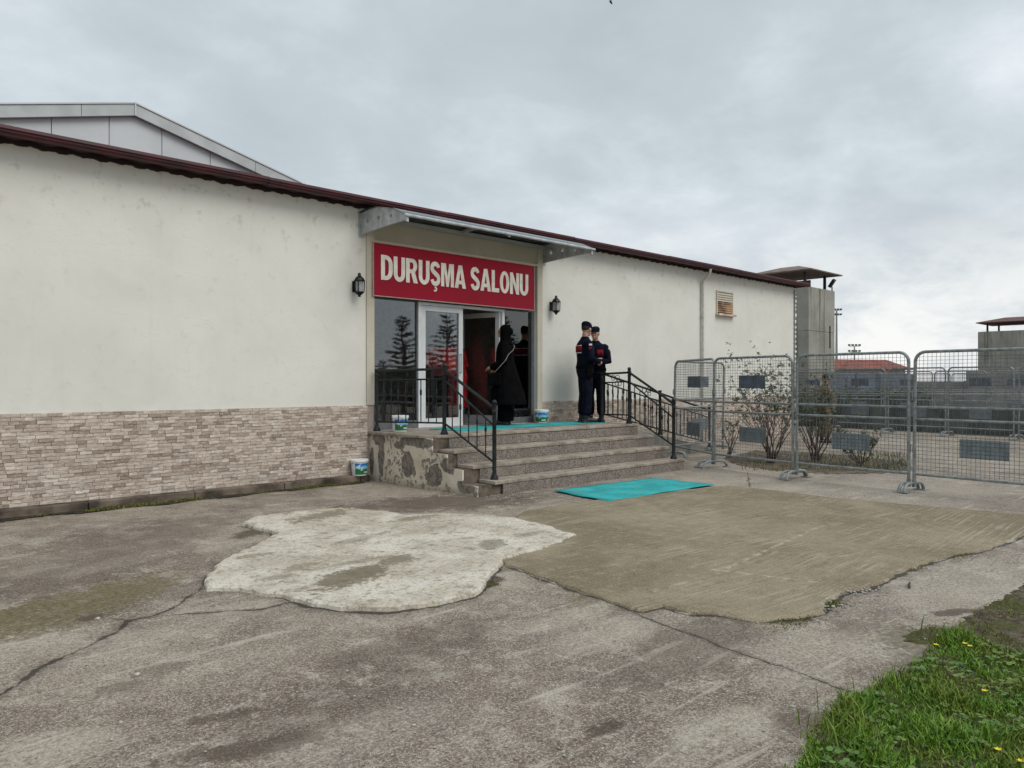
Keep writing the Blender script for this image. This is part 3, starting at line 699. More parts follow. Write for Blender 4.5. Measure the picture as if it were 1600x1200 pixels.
for q in allst[300:]:
    md = stone_meshes[q[4]][1]; dy = -.006 - random.uniform(0, .003)
    rest._add([(q[2] + v.co.x * q[5], dy + v.co.y, q[3] + v.co.z) for v in md.vertices], [tuple(p.vertices) for p in md.polygons])
o = rest.build('stone_cladding', M['stone'], bld, fix=False); tag(o, kind='stuff')

# corner trim at the far end: pale broken corner bead
ct = MB(); ct.box(S1, S1 + .06, -.03, .0, 0, 3.95); ct.build('corner_post', simple('corner_grey', (0.24, 0.25, 0.25), 0.8), bld)
cb_ = MB(); z = .3
while z < 3.9:
    h_ = random.uniform(.05, .13); w_ = random.uniform(.04, .09)
    cb_._add([(S1 - .01, -.034, z), (S1 + w_, -.034, z + h_ * .3), (S1 + w_ * .8, -.034, z + h_), (S1 - .01, -.034, z + h_ * .8), (S1 - .01, -.055, z + h_ * .1), (S1 + w_ * .9, -.055, z + h_ * .4), (S1 + w_ * .7, -.055, z + h_ * .9), (S1 - .01, -.055, z + h_ * .7)],
             [(0, 1, 5, 4), (1, 2, 6, 5), (2, 3, 7, 6), (3, 0, 4, 7), (4, 5, 6, 7)]); z += h_ + random.uniform(.02, .07)
o = cb_.build('corner_bead', simple('white_bead', (0.7, 0.7, 0.68), 0.7), bld); tag(o, kind='stuff')

# downpipe
dp = MB(); dx = 15.42
dp.tube([(dx, -.26, 4.04), (dx, -.24, 3.93), (dx, -.08, 3.80), (dx, -.055, 3.72), (dx, -.055, .15)], .031, 12)
for z in (2.95, 1.5): dp.tube([(dx, -.055, z), (dx, -.055, z + .05)], .041, 12)
dp.build('downpipe', simple('downpipe_cream', (0.50, 0.49, 0.44), 0.5), bld, smooth=True)
# vent window with louvers and sill
vw = MB(); vx0, vx1, vz0, vz1 = 16.1, 16.78, 3.09, 3.60
vw.box(vx0, vx1, -.006, .001, vz0, vz1); vent = vw.build('window', simple('louver_back', (0.05, 0.045, 0.04), 0.9), bld)
vf = MB(); 
for (a, b_, c, d_) in ((vx0 - .03, vx0, vz0, vz1), (vx1, vx1 + .03, vz0, vz1), (vx0 - .03, vx1 + .03, vz1, vz1 + .03)): vf.box(a, b_, -.03, .0, c, d_)
vf.build('window_frame', M['portal'], vent)
for i in range(9):
    z = vz0 + .03 + i * (vz1 - vz0 - .04) / 9; lv = MB()
    lv._add([(vx0, -.03, z), (vx1, -.03, z), (vx1, -.006, z + .05), (vx0, -.006, z + .05), (vx0, -.03, z + .006), (vx1, -.03, z + .006), (vx1, -.006, z + .056), (vx0, -.006, z + .056)], [(0, 1, 2, 3), (4, 5, 6, 7), (0, 1, 5, 4), (2, 3, 7, 6), (0, 3, 7, 4), (1, 2, 6, 5)])
    lv.build('louver', M['rust'] if i < 5 else M['portal'], vent)
vs_ = MB(); vs_.box(vx0 - .05, vx1 + .06, -.10, -.0, vz0 - .05, vz0 - .002); vs_.build('sill', simple('sill', (0.55, 0.42, 0.33), 0.8, 0, .3, 6), vent)

# entrance glazing
GY = 0.10
def glz(name, x0, x1, parent, z0=.735, z1=OT + .01, st=.055, bot=.10, y=GY, mat=None):
    f_ = MB()
    f_.box(x0, x0 + st, y - .03, y + .03, z0, z1); f_.box(x1 - st, x1, y - .03, y + .03, z0, z1)
    f_.box(x0 + st, x1 - st, y - .03, y + .03, z1 - st, z1); f_.box(x0 + st, x1 - st, y - .03, y + .03, z0, z0 + bot)
    fo = f_.build('frame', mat or M['alu'], parent, bevel=.004)
    p_ = MB(); p_.box(x0 + st, x1 - st, y - .004, y + .004, z0 + bot, z1 - st); p_.build('pane', M['glass'], fo.parent)
m_dark = simple('dark_frame', (0.12, 0.125, 0.13), 0.5)
sl_ = MB(); sl_.box(OL, OL + .02, GY - .03, GY + .03, .735, OT); side = sl_.build('sidelight', m_dark, bld)
glz('s', OL + .02, 7.40, side, st=.02, bot=.12, mat=m_dark)
sl_ = MB(); sl_.box(OR_ - .03, OR_, GY - .03, GY + .03, .735, OT); side = sl_.build('sidelight', m_dark, bld)
glz('s', 9.28, OR_ - .03, side, st=.02, bot=.10, mat=m_dark)
mu = MB(); mu.box(7.402, 7.462, GY - .045, GY + .045, .735, OT); mu.build('mullion', M['alu'], bld, bevel=.004)
mu = MB(); mu.box(9.218, 9.278, GY - .045, GY + .045, .735, OT); mu.build('mullion', M['alu'], bld, bevel=.004)
hd = MB(); hd.box(7.462, 9.218, GY - .04, GY + .04, OT - .045, OT); hd.build('door_header', M['alu'], bld)
dl = empty('door', (7.47, GY, 0)); dl.parent = bld
glz('d', 0, .865, dl, z1=OT - .05, st=.085, bot=.14, y=0)
hn = MB(); hn.tube([(.80, -.035, 1.62), (.80, -.07, 1.62), (.80, -.07, 1.92), (.80, -.035, 1.92)], .011, 6); hn.build('handle', M['silver'], dl)
dr = empty('door', (9.21, GY, 0), R(180 - 76)); dr.parent = bld; dr['label'] = 'right door leaf standing ajar'
glz('d', 0, .865, dr, z1=OT - .05, st=.085, bot=.14, y=0)
hn = MB(); hn.tube([(.80, .035, 1.62), (.80, .07, 1.62), (.80, .07, 1.92), (.80, .035, 1.92)], .011, 6); hn.build('handle', M['silver'], dr)

# ------------------------------------------------------------------ SIGN
sg = empty('entrance_sign', (6.475, -.05, 2.745), 0, 'wide red sign board with white words above the entrance doors', 'sign')
bd = MB(); bd.box(.012, 3.423, -.002, .045, .012, .798); bd.build('board', M['redsign'], sg)
bf = MB()
for q in ((0, 3.435, 0, .012), (0, 3.435, .798, .81), (0, .012, .012, .798), (3.423, 3.435, .012, .798)): bf.box(q[0], q[1], -.012, .048, q[2], q[3])
bf.build('frame', simple('sign_edge', (0.42, 0.33, 0.30), 0.5), sg)
def arcp(cx, cy, rx, ry, a0, a1, n=12): return [(cx + rx * math.cos(R(a0 + (a1 - a0) * i / n)), cy + ry * math.sin(R(a0 + (a1 - a0) * i / n))) for i in range(n + 1)]
def ribbon(c, w):
    l_, r_ = [], []
    for i, p in enumerate(c):
        a, b = c[max(0, i - 1)], c[min(len(c) - 1, i + 1)]; d = Vector((b[0] - a[0], b[1] - a[1])).normalized(); ww = w(i / (len(c) - 1)) / 2
        l_.append((p[0] - d.y * ww, p[1] + d.x * ww)); r_.append((p[0] + d.y * ww, p[1] - d.x * ww))
    return l_ + r_[::-1]
V_, H_ = .21, .165
def glyph(ch):
    """outlines (outer and holes) of a heavy condensed sans letter of cap height 1"""
    if ch == 'D': return .64, [[(0, 0), (.26, 0)] + arcp(.26, .38, .38, .38, -90, 0, 8) + arcp(.26, .62, .38, .38, 0, 90, 8) + [(0, 1)], [(V_, H_), (.25, H_)] + arcp(.25, .36, .17, .195, -90, 0, 6) + arcp(.25, .64, .17, .195, 0, 90, 6) + [(V_, 1 - H_)]]
    if ch == 'U': return .64, [[(0, 1), (0, .32)] + arcp(.32, .32, .32, .335, 180, 360, 14) + [(.64, 1), (.64 - V_, 1), (.64 - V_, .32)] + arcp(.32, .32, .11, .155, 0, -180, 10) + [(V_, 1)]]
    if ch == 'R': return .68, [[(0, 0), (V_, 0), (V_, .40), (.30, .40), (.44, 0), (.68, 0), (.515, .45)] + arcp(.36, .71, .28, .29, -50, 90, 12) + [(0, 1)], [(V_, .555), (.34, .555)] + arcp(.34, .70, .09, .145, -90, 90, 8) + [(V_, .845)]]
    if ch in 'SŞ':
        c = arcp(.30, .735, .20, .185, 12, 90, 7) + arcp(.29, .735, .19, .185, 95, 215, 9) + [(.24, .55), (.36, .475)] + arcp(.31, .275, .195, .20, 40, -90, 9) + arcp(.29, .275, .19, .20, -95, -172, 6)
        q = [ribbon(c, lambda t: .175 + .03 * math.sin(math.pi * t))]
        if ch == 'Ş': q.append(ribbon([(.27, -.075), (.33, -.09), (.375, -.13), (.37, -.19), (.31, -.225), (.22, -.215)], lambda t: .075)); q.append([(.255, -.055), (.265, -.0), (.325, -.0), (.315, -.055)])
        return .60, q
    if ch == 'M': return .80, [[(0, 0), (0, 1), (.29, 1), (.40, .42), (.51, 1), (.80, 1), (.80, 0), (.61, 0), (.61, .74), (.47, 0), (.33, 0), (.19, .74), (.19, 0)]]
    if ch == 'A': return .72, [[(0, 0), (.245, 1), (.475, 1), (.72, 0), (.50, 0), (.465, .175), (.255, .175), (.22, 0)], [(.285, .335), (.435, .335), (.36, .73)]]
    if ch == 'L': return .52, [[(0, 0), (.52, 0), (.52, .185), (.215, .185), (.215, 1), (0, 1)]]
    if ch == 'O': return .68, [arcp(.34, .5, .34, .515, 0, 345, 23), arcp(.34, .5, .125, .345, 0, 345, 23)]
    if ch == 'N': return .66, [[(0, 0), (0, 1), (.20, 1), (.46, .42), (.46, 1), (.66, 1), (.66, 0), (.46, 0), (.20, .58), (.20, 0)]]
def text_mesh(st, name, width, height, ext=.006):
    bm = bmesh.new(); x = 0; items = []
    for ch in st:
        if ch == ' ': x += .26; continue
        wd, loops = glyph(ch); items.append((x, loops)); x += wd + .055
    sx, sy = width / (x - .055), height
    for x0, loops in items:
        groups = [loops] if len(loops) < 3 else [[l] for l in loops]
        for g_ in groups:
            es = []
            for lp in g_:
                lp = [p for i, p in enumerate(lp) if (p[0] - lp[i - 1][0]) ** 2 + (p[1] - lp[i - 1][1]) ** 2 > 1e-5]
                vv = [bm.verts.new(((x0 + a) * sx, b * sy, 0)) for a, b in lp]
                es += [bm.edges.new((vv[i], vv[(i + 1) % len(vv)])) for i in range(len(vv))]
            bmesh.ops.triangle_fill(bm, use_beauty=True, edges=es, normal=(0, 0, 1))
    r = bmesh.ops.extrude_face_region(bm, geom=list(bm.faces)); bmesh.ops.translate(bm, verts=[v for v in r['geom'] if isinstance(v, bmesh.types.BMVert)], vec=(0, 0, ext))
    bmesh.ops.recalc_face_normals(bm, faces=bm.faces); me = bpy.data.meshes.new(name); bm.to_mesh(me); bm.free(); return me
tm = text_mesh('DURUŞMA SALONU', 'lettering', 3.13, .375); tm.materials.append(M['letter'])
obj_mesh('lettering', tm, sg, (.14, -.006, .255), (R(90), 0, 0))

# ------------------------------------------------------------------ CANOPY
cp = empty('entrance_canopy', (6.285, 0, 3.6), 0, 'curved clear canopy on two grey punched brackets over the red sign', 'canopy')
CWID = 3.90; PR = 1.16
def arc(y, up=0): # top curve of the bracket, local z
    t = y / PR; return .345 + .17 * t - .37 * t ** 2.2 + up
def bracket(xo, name='bracket'):
    top = [(-y, arc(y)) for y in [PR * i / 14 for i in range(15)]]
    bot = [(-PR, arc(PR) - .085)] + [(-y, .03 + (arc(PR) - .085) * (y / PR) ** .62) for y in [PR * (13 - i) / 14 for i in range(13)]]
    outl = top + bot + [(-.0, .03)]
    bm = bmesh.new(); es = []
    def ring(pts):
        v = [bm.verts.new((0, a, b)) for a, b in pts]
        for i in range(len(v)): es.append(bm.edges.new((v[i], v[(i + 1) % len(v)])))
    ring(outl)
    for yy, rr in ((.20, .034), (.48, .034), (.78, .030)):
        zc_ = (arc(yy) + .03 + (arc(PR) - .085) * (yy / PR) ** .62) / 2
        ring([(-yy + rr * math.cos(2 * math.pi * k / 12), zc_ + rr * math.sin(2 * math.pi * k / 12)) for k in range(12)])
    bmesh.ops.triangle_fill(bm, use_beauty=True, edges=es, normal=(1, 0, 0))
    r = bmesh.ops.extrude_face_region(bm, geom=list(bm.faces))
    bmesh.ops.translate(bm, verts=[e_ for e_ in r['geom'] if isinstance(e_, bmesh.types.BMVert)], vec=(.035, 0, 0))
    bmesh.ops.recalc_face_normals(bm, faces=bm.faces)
    me = bpy.data.meshes.new(name); bm.to_mesh(me); bm.free(); me.materials.append(M['silver'])
    o = obj_mesh(name, me, cp, (xo, 0, 0))
    p = MB(); p.box(-.03, .065, -.012, -.001, .0, .42); p.build('wall_plate', M['silver'], o)
bracket(0); bracket(CWID)
sh_ = MB(); n = 16
pts = [(-PR * i / n, arc(PR * i / n, .006)) for i in range(n + 1)]
up_ = [(a, b + .006) for a, b in pts]
sh_.prism(pts + up_[::-1], -.04, CWID + .075, 'yz'); sh_.build('canopy_sheet', M['poly'], cp)
br = MB(); br.tube([(-.04, -PR - .01, arc(PR) + .0), (CWID + .075, -PR - .01, arc(PR) + .0)], .022, 8); br.build('front_bar', M['silver'], cp, smooth=True)
br = MB(); br.box(.036, CWID, -.62, -.57, arc(.6) - .045, arc(.6) + .0); br.build('cross_bar', M['fascia'], cp)
br = MB(); br.box(.036, CWID, -.05, -.005, arc(0) - .06, arc(0) + .0); br.build('cross_bar', M['fascia'], cp)
rb = MB(); rb.prism([(a, b - .05) for a, b in pts] + [(a, b - .004) for a, b in pts][::-1], CWID / 2 - .02, CWID / 2 + .02, 'yz'); rb.build('centre_rib', M['silver'], cp)

# ------------------------------------------------------------------ WALL LANTERNS
def lantern(x, label):
    r_ = empty('wall_lantern', (x, 0, 2.70), 0, label, 'lantern', 'black lanterns beside the entrance')
    b_ = MB(); b_.lathe([(.0, -.0), (.02, .0), (.02, .02), (.045, .04), (.068, .06), (.072, .075)], 0, -.13, 8); b_.lathe([(.074, .225), (.085, .235), (.06, .275), (.028, .305), (.02, .325), (.028, .335), (.01, .35)], 0, -.13, 8)
    for k in range(4):
        a = R(45 + 90 * k); b_.tube([(.067 * math.cos(a), -.13 + .067 * math.sin(a), .07), (.074 * math.cos(a), -.13 + .074 * math.sin(a), .23)], .008, 5)
    b_.build('housing', M['lead'], r_)
    g_ = MB(); g_.lathe([(.052, .076), (.058, .224)], 0, -.13, 8); g_.build('glass', M['lampglass'], r_)
    p_ = MB(); p_.box(-.04, .04, -.014, -.001, .08, .24); p_.tube([(0, -.012, .20), (0, -.05, .26), (0, -.10, .27), (0, -.13, .30)], .010, 6); p_.build('wall_arm', M['lead'], r_)
lantern(6.19, 'black wall lantern to the left of the red sign')
lantern(10.40, 'black wall lantern to the right of the doors, nearer the officers')

# ------------------------------------------------------------------ STEPS
PL, PRR = 6.42, 11.02; RZ = .1825; PD = 1.50; TD = .32; PZ = 4 * RZ
stp = empty('entrance_steps', (0, 0, 0), 0, 'granite entrance steps with flaking painted side wall below the doors', 'steps')
ck = MB()
ck.prism([(0.0, .0), (0.0, PZ - .04), (-PD, PZ - .04), (-PD, 3 * RZ - .05), (-PD - TD, 3 * RZ - .05), (-PD - TD, 2 * RZ - .05), (-PD - 2 * TD, 2 * RZ - .05), (-PD - 2 * TD, RZ - .05), (-PD - 3 * TD + .03, RZ - .05), (-PD - 3 * TD + .03, 0)], PL + .03, PL + .055, 'yz')
ck.build('side_wall', M['peel'], stp)
ck = MB()
ck.prism([(0.0, .0), (0.0, PZ - .04), (-PD, PZ - .04), (-PD, 3 * RZ - .05), (-PD - TD, 3 * RZ - .05), (-PD - TD, 2 * RZ - .05), (-PD - 2 * TD, 2 * RZ - .05), (-PD - 2 * TD, RZ - .05), (-PD - 3 * TD + .03, RZ - .05), (-PD - 3 * TD + .03, 0)], PL + .056, PRR - .02, 'yz')
ck.build('core', simple('step_core', (0.13, 0.105, 0.08), 0.9, 0, .35, 9, .6, 30, .01), stp)
# landing slab with rounded near corner
r_ = .32; pts = [(PL - .02, 0), (PL - .02, -PD - .03 + r_)]
for i in range(1, 7):
    a = math.pi + math.pi / 2 * i / 6; pts.append((PL - .02 + r_ + r_ * math.cos(a), -PD - .03 + r_ + r_ * math.sin(a)))
pts += [(PRR + .02, -PD - .03), (PRR + .02, 0)]
ls = MB(); ls.prism(pts, PZ - .04, PZ, 'xy'); ls.build('landing_slab', M['tread'], stp, bevel=.008)
for k in (3, 2, 1):
    y0 = -PD - (3 - k) * TD; y1 = -PD - (4 - k) * TD
    cuts = [PL + (.14 if k == 3 else .09 + .10 * (3 - k)), PL + 1.7 + .3 * k, PRR - 1.3 + .2 * k, PRR + .02]
    for a, b_ in zip(cuts[:-1], cuts[1:]):
        t_ = MB(); t_.box(a, b_ - .004, y1 - .03, y0 - .022, k * RZ - .046, k * RZ + random.uniform(-.002, .002)); t_.build('tread', M['tread'], stp, bevel=.008)
for k in (4, 3, 2, 1):
    y = -PD - (4 - k) * TD
    c0 = PL + (.32 if k == 4 else .20 + .12 * (3 - k))
    n = 4; cs = [c0 + (PRR - c0) * i / n + (0 if i in (0, n) else random.uniform(-.25, .25)) for i in range(n + 1)]
    for a, b_ in zip(cs[:-1], cs[1:]):
        t_ = MB(); t_.box(a, b_ - .005, y - .02, y - .002, (k - 1) * RZ + (.001 if k > 1 else 0), k * RZ - .048); t_.build('riser', M['granite'], stp, bevel=.002)
# ramp beyond the steps
rp = MB(); rp.prism([(11.04, 0), (11.04, PZ - .002), (14.7, .02), (14.7, 0)], -.86, -.02, 'xz')
o = rp.build('concrete_ramp', M['concrete'], bevel=.01); tag(o, 'plain concrete ramp falling along the stone band beyond the steps', 'ramp')
# debris under the broken cheek
for (px_, py_) in ((760, 775), (735, 771), (640, 764)):
    pass

# ------------------------------------------------------------------ RAILINGS
m_post = M['black']
def post(x, y, z0, z1, parent, ball=True, r=.028):
    p = MB(); p.lathe([(.055, z0), (.055, z0 + .02), (.036, z0 + .06), (r, z0 + .09), (r, z1 - .10), (.034, z1 - .09), (r, z1 - .07), (r, z1 - .03), (.036, z1 - .02), (.036, z1)], x, y, 12)
    if ball: p.ell((x, y, z1 + .03), (.034, .034, .036), 10, 6)
    p.build('post', m_post, parent, smooth=True)
def rail_run(parent, a, b, ztop, zmid, zlow, n, rings=False, skip_ends=True):
    """a,b=(x,y); z tuples at both ends"""
    def P_(t, zz): return (a[0] + (b[0] - a[0]) * t, a[1] + (b[1] - a[1]) * t, zz[0] + (zz[1] - zz[0]) * t)
    for nm, zz, r in (('handrail', ztop, .021), ('middle_rail', zmid, .014), ('bottom_rail', zlow, .014)):
        q = MB(); q.tube([P_(0, zz), P_(1, zz)], r, 6); q.build(nm, m_post, parent)
    for i in range(1, n):
        t = i / n; x_, y_, zl = P_(t, zlow); zm = P_(t, zmid)[2]
        q = MB(); q.tube([(x_, y_, zl), (x_, y_, zm)], .0085, 5)
        q.tube([(x_, y_, zl + (zm - zl) * .62), (x_, y_, zl + (zm - zl) * .66), (x_, y_, zl + (zm - zl) * .74), (x_, y_, zl + (zm - zl) * .78)], [.009, .016, .016, .009], 6)
        q.build('baluster', m_post, parent)
    if rings:
        dv = Vector((b[0] - a[0], b[1] - a[1], 0)).normalized(); L = math.hypot(b[0] - a[0], b[1] - a[1])
        for tc in rings:
            for s_ in (-1, 1):
                c_ = Vector(P_(tc, [(p + q2) / 2 for p, q2 in zip(ztop, zmid)])) + dv * (s_ * .048)
                rr = .046; q = MB(); q.tube([c_ + dv * (rr * math.cos(u)) + Vector((0, 0, rr * math.sin(u))) for u in [2 * math.pi * k / 12 for k in range(12)]], .006, 5, closed=True); q.build('ring', m_post, parent)
ra = empty('stair_railing', (6.74, -1.4, 0), 0, 'black iron railing down the left side of the steps beside the flaking side wall', 'railing'); ra.location = (0, 0, 0)
post(6.50, -.12, PZ, PZ + .92, ra, False, .022); post(6.75, -1.40, PZ, PZ + .93, ra); post(6.83, -2.34, RZ, RZ + .98, ra)
rail_run(ra, (6.50, -.12), (6.75, -1.40), (PZ + .90, PZ + .91), (PZ + .76, PZ + .77), (PZ + .14, PZ + .16), 9)
rail_run(ra, (6.75, -1.40), (6.83, -2.34), (PZ + .90, RZ + .93), (PZ + .76, RZ + .70), (PZ + .16, RZ + .22), 6)
rb_ = empty('stair_railing', (0, 0, 0), 0, 'black iron railing with scroll rings down the right side of the steps', 'railing')
post(10.90, -.80, PZ, PZ + .90, rb_, False); post(10.90, -1.42, PZ, PZ + .93, rb_); post(10.85, -2.38, RZ, RZ + .95, rb_)
rail_run(rb_, (10.90, -.80), (10.90, -1.42), (PZ + .88, PZ + .90), (PZ + .72, PZ + .74), (PZ + .15, PZ + .15), 5, [.5])
rail_run(rb_, (10.90, -1.42), (10.85, -2.38), (PZ + .90, RZ + .92), (PZ + .74, RZ + .68), (PZ + .15, RZ + .22), 8, [.4])
rc = empty('ramp_railing', (0, 0, 0), 0, 'black iron railing sloping down along the far ramp behind the barriers', 'railing')
post(14.5, -.80, .05, .92, rc); post(12.7, -.80, .42, 1.30, rc, False)
rail_run(rc, (10.95, -.80), (14.5, -.80), (PZ + .88, .86), (PZ + .72, .70), (PZ + .15, .16), 26, [.12, .38, .62, .86])

# ------------------------------------------------------------------ MATS
def mat_obj(name, corners, z, label):
    b_ = MB(); n = 14; vs_ = []; 
    c = [Vector(p) for p in corners]
    for i in range(n + 1):
        for j in range(n + 1):
            u, v = i / n, j / n; p = (c[0] * (1 - u) + c[1] * u) * (1 - v) + (c[3] * (1 - u) + c[2] * u) * v
            e_ = .012 * math.sin(u * 9 + v * 3) * (1 if (i in (0, n) or j in (0, n)) else 0)
            vs_.append((p.x + e_, p.y + e_ * .7, z + .008 + .004 * math.sin(u * 11 + v * 5) + .003 * math.sin(v * 17)))
    f_ = [(i * (n + 1) + j, (i + 1) * (n + 1) + j, (i + 1) * (n + 1) + j + 1, i * (n + 1) + j + 1) for i in range(n) for j in range(n)]
    b_._add(vs_, f_); o = b_.build(name, M['teal'], None, smooth=True)
    s = o.modifiers.new('solid', 'SOLIDIFY'); s.thickness = .007; s.offset = -1
    tag(o, label, 'mat', 'teal door mats')
mat_obj('carpet_mat', [G(866, 767, .02), G(950, 783, .02), G(1116, 757, .02), G(1022, 746.5, .02)], .016, 'teal carpet mat lying on the ground at the foot of the steps')
mat_obj('carpet_mat', [(7.35, -.28), (7.35, -1.02), (10.75, -1.02), (10.75, -.28)], PZ, 'teal carpet mat on the landing in front of the doors')

# ------------------------------------------------------------------ BUCKETS
def bucket_label():
    m, nt, b = new_mat('bucket_label'); o = nt.obj()
    s = nt.new('ShaderNodeSeparateXYZ'); nt.put(s.inputs[0], o)
    n = nt.noise(o, 28, 4)
    zz = nt.math('ADD', s.outputs[2], nt.math('MULTIPLY', nt.math('SUBTRACT', n, 0.5), 0.05))
    c = nt.mix(nt.mr(zz, 0.10, 0.115), (0.01, 0.16, 0.05), (0.25, 0.50, 0.75))
    c = nt.mix(nt.mr(zz, 0.125, 0.16), c, (0.01, 0.16, 0.48))
    n4 = nt.noise(nt.map(o, loc=(2, 0, 0)), 22, 3); c = nt.mix(nt.math('MULTIPLY', nt.mr(n4, .58, .64), .8), c, (0.75, 0.82, 0.88))
    setc(b, nt, c, 0.35); return m
M['blabel'] = bucket_label()
def bucket(x, y, z, rz, label):
    r0 = empty('paint_bucket', (x, y, z), rz, label, 'bucket', 'white paint buckets with blue and green labels')
    b_ = MB(); b_.lathe([(.098, 0), (.104, .008), (.122, .20), (.122, .205)], 0, 0, 28); b_.build('tub', M['bucketw'], r0, smooth=True)
    b_ = MB(); b_.lathe([(.128, .2), (.133, .205), (.133, .232), (.126, .238), (.11, .236), (.0, .234)], 0, 0, 28); b_.build('lid', M['bucketw'], r0, smooth=True)
    l_ = MB(); n = 16; vs_ = []
    for i in range(n + 1):
        a = R(-145) + R(250) * i / n
        for zz, rr in ((.022, .1062), (.185, .1213)): vs_.append(((rr + .001) * math.cos(a), (rr + .001) * math.sin(a), zz))
    l_._add(vs_, [(2 * i, 2 * i + 2, 2 * i + 3, 2 * i + 1) for i in range(n)]); lo = l_.build('label', M['blabel'], r0, smooth=True, fix=False)
    t_ = MB()
    for k in range(5):                # the pale word across the green part, too small to read
        a = R(-75) + R(8.5) * k; rr = .1115; 
        for dz, hh in ((0, .022),):
            p = [(rr * math.cos(a + q), rr * math.sin(a + q)) for q in (0, R(6))]
            t_._add([(p[0][0], p[0][1], .042), (p[1][0], p[1][1], .042), (p[1][0] * 1.012, p[1][1] * 1.012, .064), (p[0][0] * 1.012, p[0][1] * 1.012, .064)], [(0, 1, 2, 3)])
    t_.build('print', M['bucketw'], lo, fix=False)
    h_ = MB(); h_.tube([(.134 * math.cos(a), .134 * math.sin(a), .19 - .10 * math.sin((a - R(20)) / R(180) * math.pi)) for a in [R(20) + R(180) * k / 12 for k in range(13)]], .003, 5); h_.build('handle', M['wire'], r0)
bucket(6.19, -.13, .10, R(-10), 'paint bucket on the kerb against the stone band left of the steps')
bucket(6.70, -.42, PZ, R(-20), 'paint bucket on the left end of the landing behind the railing')
bucket(9.98, -.16, PZ, R(-60), 'paint bucket on the landing below the right end of the doors')

# ------------------------------------------------------------------ PEOPLE
def remesh(o, vox, sm=4):
    m = o.modifiers.new('remesh', 'REMESH'); m.mode = 'VOXEL'; m.voxel_size = vox; m.use_smooth_shade = True
    s = o.modifiers.new('smooth', 'SMOOTH'); s.factor = .5; s.iterations = sm
def limb(mb, pts, rs, n=10):
    P_ = [Vector(p) for p in pts]
    a = P_[0] - (P_[1] - P_[0]).normalized() * rs[0] * .7; b = P_[-1] + (P_[-1] - P_[-2]).normalized() * rs[-1] * .7
    mb.tube([a] + P_ + [b], [rs[0] * .5] + list(rs) + [rs[-1] * .5], n)
def hand(mb, w_, dirv, side, curl=1.0):
    w_ = Vector(w_); d_ = Vector(dirv).normalized(); up = Vector((0, 0, 1)); lat = d_.cross(up).normalized() * side; dn = d_.cross(lat).normalized()
    if dn.z > 0: dn = -dn
    pc = w_ + d_ * .05
    limb(mb, [w_, pc, w_ + d_ * .085], [.024, .034, .032], 8)
    for i, L in enumerate((.060, .072, .067, .052)):
        b0 = w_ + d_ * .085 + lat * ((i - 1.5) * .017); p1 = b0 + d_ * L * .45 + dn * .006; p2 = p1 + d_ * L * .3 + dn * L * .3 * curl; p3 = p2 + d_ * L * .08 + dn * L * .3 * curl
        limb(mb, [b0, p1, p2, p3], [.0095, .009, .0085, .007], 6)
    t0 = w_ + d_ * .035 - lat * .03; limb(mb, [t0, t0 + d_ * .03 - lat * .018, t0 + d_ * .055 - lat * .014 + dn * .01], [.012, .0105, .009], 6)
def head(mb, yaw, pitch=0):
    mb.m = Matrix.Translation((0, .01, 1.53)) @ Matrix.Rotation(yaw, 4, 'Z') @ Matrix.Rotation(pitch, 4, 'X') @ Matrix.Translation((0, -.01, -1.53))
    mb.ell((0, .015, 1.665), (.076, .096, .108)); mb.ell((0, .035, 1.61), (.058, .072, .065))
    limb(mb, [(0, .108, 1.675), (0, .124, 1.645)], [.010, .016], 8); mb.ell((0, .118, 1.61), (.026, .012, .010)); mb.ell((0, .105, 1.575), (.025, .018, .018))
    for s in (-1, 1): mb.ell((s * .079, .01, 1.65), (.012, .022, .033))
    mb.m = None
    return Matrix.Translation((0, .01, 1.53)) @ Matrix.Rotation(yaw, 4, 'Z') @ Matrix.Rotation(pitch, 4, 'X') @ Matrix.Translation((0, -.01, -1.53))
def face_bits(root, HM, matname='hair'):
    e_ = MB(); e_.m = HM
    for s in (-1, 1): e_.ell((s * .032, .098, 1.668), (.013, .010, .007), 8, 5)
    e_.build('eye', M['hair'], root)
    e_ = MB(); e_.m = HM
    for s in (-1, 1): e_.ell((s * .034, .100, 1.690), (.020, .009, .005), 8, 5)
    e_.build('eyebrow', M['hair'], root)
def body_base(root, HM_yaw, arms, legs=True, mat=None, pitch=0):
    b_ = MB(); HM = head(b_, HM_yaw, pitch)
    limb(b_, [(0, 0, 1.42), (0, .008, 1.58)], [.062, .055], 12)
    b_.loft([(.86, 0, 0, .12, .09), (.95, 0, 0, .16, .115), (1.08, 0, 0, .145, .10), (1.28, 0, .01, .17, .115), (1.40, 0, 0, .17, .10), (1.46, 0, 0, .08, .06)])
    for s in (-1, 1): limb(b_, [(s * .09, 0, .92), (s * .10, .01, .5), (s * .10, -.01, .10)], [.085, .055, .04], 10); limb(b_, [(s * .10, -.02, .05), (s * .11, .14, .035)], [.04, .035], 8)
    for s, el, wr, hd_ in arms:
        limb(b_, [(s * .175, 0, 1.40), el, wr], [.05, .04, .028], 10); hand(b_, wr, hd_, s)
    o = b_.build('body', mat or M['skin'], root); remesh(o, .0085, 3); return HM
